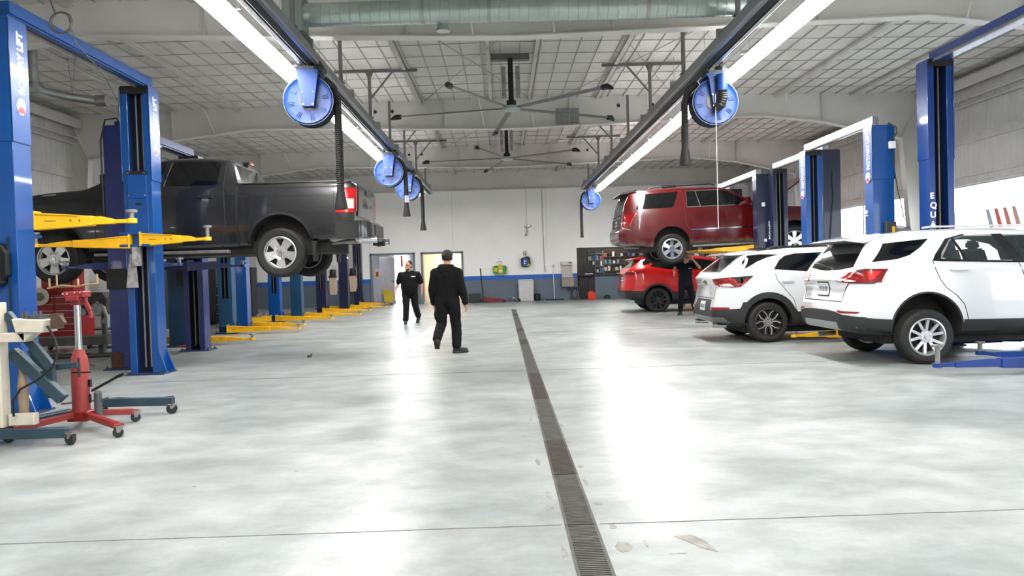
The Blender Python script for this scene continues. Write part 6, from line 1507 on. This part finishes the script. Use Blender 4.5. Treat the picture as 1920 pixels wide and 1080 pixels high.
t = flat('stainless drinking fountain with bottle filler on the far wall', 'drinking_fountain', 'water fountain', 2.98, .38)
SSL = mat('stainless', (.52, .50, .47), .3, .6, noise=.05)
b = MB(); b.bb(-.27, .27, -.40, 0, .22, .66); b.build('lower_body', mat('fountain_taupe', (.36, .32, .28), .45), t, bevel=.02)
b = MB(); b.bb(-.24, -.18, -.14, 0, .66, 1.22); b.bb(.18, .24, -.14, 0, .66, 1.22); b.bb(-.24, .24, -.03, 0, .66, 1.22); b.bb(-.26, .26, -.40, 0, .62, .68); b.build('bottle_bay', SSL, t)
b = MB(); b.bb(-.28, .26, -.22, 0, 1.20, 1.37); c_ = b.build('filler_head', mat('fountain_white', (.66, .66, .65), .4), t, bevel=.015)
b = MB(); b.bb(.06, .20, -.232, -.22, 1.28, 1.33); b.build('display', BLACK, c_, smooth=False)
b = MB(); b.tube([(.05, -.15, .22), (.08, -.15, .1), (.02, -.05, .05)], .025, 8); b.build('drain_pipe', DGREY, t)
t = thing('floor_jack', 'red low floor jack with tall black handle by the far wall', 'floor jack', (-.55, WY - .5, 0))
b = MB(); b.prism([(-.35, .04), (.72, .04), (.72, .12), (.0, .20), (-.3, .24)], -.16, .16); b.build('frame', JR, t, bevel=.01)
b = MB(); b.tube([(-.32, 0, .2), (-.42, .1, 1.55)], .026, 8); b.build('handle', BLACK, t)
for x in (-.25, .60):
    b = MB(); b.lathe([(.06, -.2), (.06, .2)], 14, 'y', (x, 0, .06)); b.build('wheel', CAST, t)
o = MB().prism([(-.25, 0), (.25, 0), (.28, .42), (-.28, .42)], -.2, .2).build('dark_bin', mat('bin_dark_green', (.03, .045, .045), .5), bevel=.02); o.location = (-1.25, WY - .5, 0); tag(o, 'dark green bin beside the red floor jack', 'bin')
o = MB().lathe([(.13, 0), (.14, .28), (.12, .3)], 16, 'z').build('blue_pail', mat('pail_blue', (.02, .10, .45), .4)); o.location = (-1.72, WY - .55, 0); tag(o, 'blue pail by the far wall beside the dark green bin', 'pail')
t = thing('tool_pile', 'small pile of grey tools lying at the foot of the white panel bin', 'tools', (.45, WY - .35, 0))
b = MB(); b.box((-.1, 0, .08), (.12, .1, .16), .3); b.build('tool_box', mat('dusty_blue', (.08, .12, .18), .6), t, bevel=.01)
b = MB(); b.beam((.0, 0, .22), (.25, 0, .02), .05, .03); b.build('pry_bar', CHROME, t); b = MB(); b.box((.22, .05, .07), (.28, .14, .12), -.2); b.build('black_case', BLACK, t, bevel=.01)
t = thing('hose_coil', 'dark coiled hose leaning in the corner by the parts counter', 'hose', (3.30, WY - .25, 0))
b = MB()
for j in range(3): b.tube([(.17 * math.cos(a * PI / 10) * (1 - .12 * j), .05 * j - .05, .30 + .29 * math.sin(a * PI / 10) * (1 - .12 * j)) for a in range(21)], .025, 6)
b.build('coil', mat('hose_brown', (.08, .07, .065), .6), t)
b = MB(); b.tube([(.1, -.05, .4), (.2, -.1, .0)], .012, 5); b.build('wand', GREYM, t)
# parts counter
t = thing('parts_counter', 'slate blue parts counter with dark top in the opening at right', 'counter', (6.15, YF - .02, 0))
b = MB(); b.bb(-1.9, 2.7, 0, .5, 0, 1.06); b.build('counter_front', WALLG, t, smooth=False)
b = MB(); b.bb(-2.66, 2.72, -.12, .62, 1.06, 1.12); b.build('counter_top', mat('dark_worktop', (.03, .03, .035), .4), t, bevel=.006)
b = MB(); b.bb(-2.62, -1.9, .05, .5, 0, 1.06); b.prism([(-2.2, .25), (-2.0, .25), (-1.9, .95), (-2.0, 1.05), (-2.2, .8)], -.04, .06); b.build('kick_recess', BLACK, t, smooth=False)
t = thing('computer_monitor', 'black computer monitor at the left end of the parts counter', 'monitor', (4.02, YF + .18, 1.12))
b = MB(); b.bb(-.30, .30, -.02, .02, .08, .44); b.build('screen', BLACK, t, bevel=.008); b = MB(); b.bb(-.03, .03, 0, .04, .02, .12); b.bb(-.12, .12, -.08, .1, 0, .015); b.build('stand', BLACK, t)
o = MB().box((0, 0, .03), (.36, .16, .05)).build('keyboard', mat('pale_keyboard', (.65, .65, .66), .4), bevel=.008); o.location = (3.98, YF + .02, 1.12); tag(o, 'white keyboard in front of the black computer monitor', 'keyboard')
t = thing('red_fuel_can', 'orange red fuel can on the floor below the parts counter', 'fuel can', (4.02, WY - .45, 0))
b = MB(); b.prism([(-.16, 0), (.16, 0), (.17, .26), (.10, .34), (-.12, .34), (-.17, .28)], -.12, .12); b.build('can', mat('fuel_can_red', (.75, .06, .02), .4), t, bevel=.025); b = MB(); b.tube([(-.08, 0, .34), (-.06, 0, .40), (.06, 0, .40), (.08, 0, .34)], .015, 6); b.build('carry_handle', MATS['fuel_can_red'], t)
o = MB().lathe([(.14, 0), (.16, .12), (.08, .18)], 14, 'z').build('green_hose_pile', mat('hose_green', (.02, .10, .06), .5)); o.location = (4.75, WY - .35, 0); tag(o, 'dark green bundle on the floor under the counter front', 'bundle')
# shelves with goods
t = thing('storage_shelf', 'wide parts shelving behind the counter', 'shelf', (6.0, YF + 2.6, 0))
b = MB(); 
for z in (.9, 1.25, 1.6, 1.95, 2.28): b.bb(-1.0, 1.6, -.2, .2, z - .015, z + .015)
for x in (-1.0, .3, 1.6): b.bb(x - .02, x + .02, -.2, .2, 0, 2.35)
b.build('shelf_frame', mat('shelf_brown', (.16, .10, .07), .6), t, smooth=False)
t2 = thing('storage_rack', 'pale blue bin rack behind the counter, left of the brown shelves', 'shelf', (4.6, YF + 2.2, 0))
b = MB()
for z in (.9, 1.2, 1.5, 1.8, 2.1): b.bb(-.4, .32, -.2, .2, z - .012, z + .012)
for x in (-.4, -.04, .32): b.bb(x - .015, x + .015, -.2, .2, 0, 2.25)
b.build('rack_frame', mat('rack_blue_grey', (.30, .36, .46), .5), t2, smooth=False)
gcols = [(.7, .7, .68), (.5, .12, .08), (.10, .18, .40), (.75, .74, .7), (.08, .08, .09), (.55, .50, .42), (.20, .35, .45), (.62, .62, .64)]
pro = []
for i, c in enumerate(gcols):
    w_ = .10 + .03 * (i % 3); h_ = .14 + .03 * (i % 4)
    b = MB(); b.bb(-w_ / 2, w_ / 2, -.1, .1, 0, h_)
    me = b.build('parts_box', mat('carton_%s' % 'abcdefgh'[i], c, .6), None, bevel=.004); pro.append(me)
rr = random.Random(3); first = set()
def shelfbox(x, y, z, where):
    k = rr.randrange(8); o = pro[k] if k not in first else pro[k].copy()
    if k in first: COL.objects.link(o)
    first.add(k); o.location = (x, y, z); tag(o, 'small carton or can on the %s' % where, 'box', 'goods on the %s' % where)
for z in (.915, 1.265, 1.615, 1.965):
    x = 5.10
    while x < 7.5:
        if rr.random() < .88: shelfbox(x, YF + 2.52, z, 'brown shelves behind the counter')
        x += rr.uniform(.17, .22)
for z in (.912, 1.212, 1.512, 1.812):
    x = 4.28
    while x < 4.85:
        shelfbox(x, YF + 2.12, z, 'pale blue rack behind the counter'); x += .185
for i, p in enumerate(pro):
    if i not in first: bpy.data.objects.remove(p)
# vestibule + office items
t = thing('sign_board', 'small cream sign board with red panel inside the grey doorway, left side', 'sign', (-5.72, YF + .24, 1.25))
b = MB(); b.bb(-.10, .10, 0, .02, 0, .42); b.build('board', mat('sign_cream', (.6, .55, .45), .5), t); b = MB(); b.bb(-.07, .04, -.012, 0, .06, .28); b.build('red_panel', mat('sign_red', (.5, .03, .03), .5), t, smooth=False)
t = thing('mop_bucket', 'yellow mop bucket standing inside the grey doorway', 'bucket', (-5.28, YF + .5, 0))
YB_ = mat('bucket_yellow', (.62, .48, .03), .45)
b = MB(); b.prism([(-.17, .08), (.17, .08), (.22, .42), (-.22, .42)], -.18, .18); b.build('tub', YB_, t, bevel=.02); b = MB(); b.prism([(-.22, .42), (.16, .42), (.10, .66), (-.26, .72)], -.14, .14); b.build('wringer', YB_, t, bevel=.02)
for sx in (-1, 1): caster(t, sx * .14, .1, .08, .035); caster(t, sx * .14, -.1, .08, .035)
t = thing('inner_door', 'grey steel inner door standing ajar behind the first doorway', 'door', (-5.72, YF + .9, 0))
b = MB(); b.bb(0, .70, 0, .05, .01, 2.2); b.build('leaf', mat('inner_door_grey', (.46, .45, .48), .5), t, bevel=.004); b = MB(); b.tube([(.62, -.06, 1.08), (.54, -.06, 1.08)], .014, 6); b.lathe([(.03, -.06), (.03, 0)], 12, 'y', (.63, 0, 1.08)); b.build('lever_handle', CHROME, t)
t = thing('glass_door', 'bright daylit glass door beyond the first doorway with a red stripe', 'door', (-5.28, YF + 2.86, 0))
b = MB(); b.bb(-.02, .62, -.01, .01, .1, 2.3); b.build('lit_glass', mat('daylit_glass', (.95, .98, 1), .4, noise=0, emit=9.0), t, smooth=False)
b = MB(); b.bb(.28, .40, -.03, -.012, 1.75, 2.3); b.build('red_stripe', mat('sign_red', (.5, .03, .03), .5), t, smooth=False)
# vent grille high on far wall
t = flat('grey louvred vent grille high on the far wall above the raised SUV', 'vent_grille', 'vent', 7.75, 5.0)
# (below the header beam)
t.location.z = 4.93
b = MB(); b.bb(-.32, .32, -.03, 0, -.02, .26); b.build('frame', mat('vent_grey', (.40, .40, .39), .5), t, smooth=False)
b = MB()
for k in range(9): b.bb(-.30 + k * .07, -.265 + k * .07, -.04, -.03, 0, .24)
b.build('slats', mat('vent_slat', (.22, .22, .21), .5), t, smooth=False)
# sign stickers in a right hand window
t = thing('window_sticker', 'red, white and blue striped sticker in the right daylight window', 'sticker', (XR + .04, 17.4, 2.26))
for i, c in enumerate(((.55, .62, .75), (.8, .25, .22), (.75, .35, .32), (.8, .5, .48))):
    b = MB(); y = -i * .30; b.prism([(y - .22, -.20), (y - .04, .24), (y + .08, .24), (y - .06, -.20)], -.002, .002, 'x'); b.build('stripe', mat('sticker_%s' % 'abcd'[i], c, .5, noise=0), t, smooth=False)
t = thing('shop_machine', 'dark machine on a shelf by the right wall, seen over the nearer white car roof', 'machine', (10.6, 20.2, 0))
b = MB(); b.bb(-.3, .3, -.8, .6, 0, 1.9); b.build('cabinet', mat('pale_cabinet', (.5, .5, .5), .5), t, bevel=.01)
b = MB(); b.prism([(-.7, 1.9), (-.7, 2.2), (-.3, 2.3), (.5, 2.36), (.55, 2.0), (.5, 1.9)], -.2, .2, 'x'); b.build('housing', mat('housing_maroon', (.10, .07, .075), .5), t, bevel=.02)
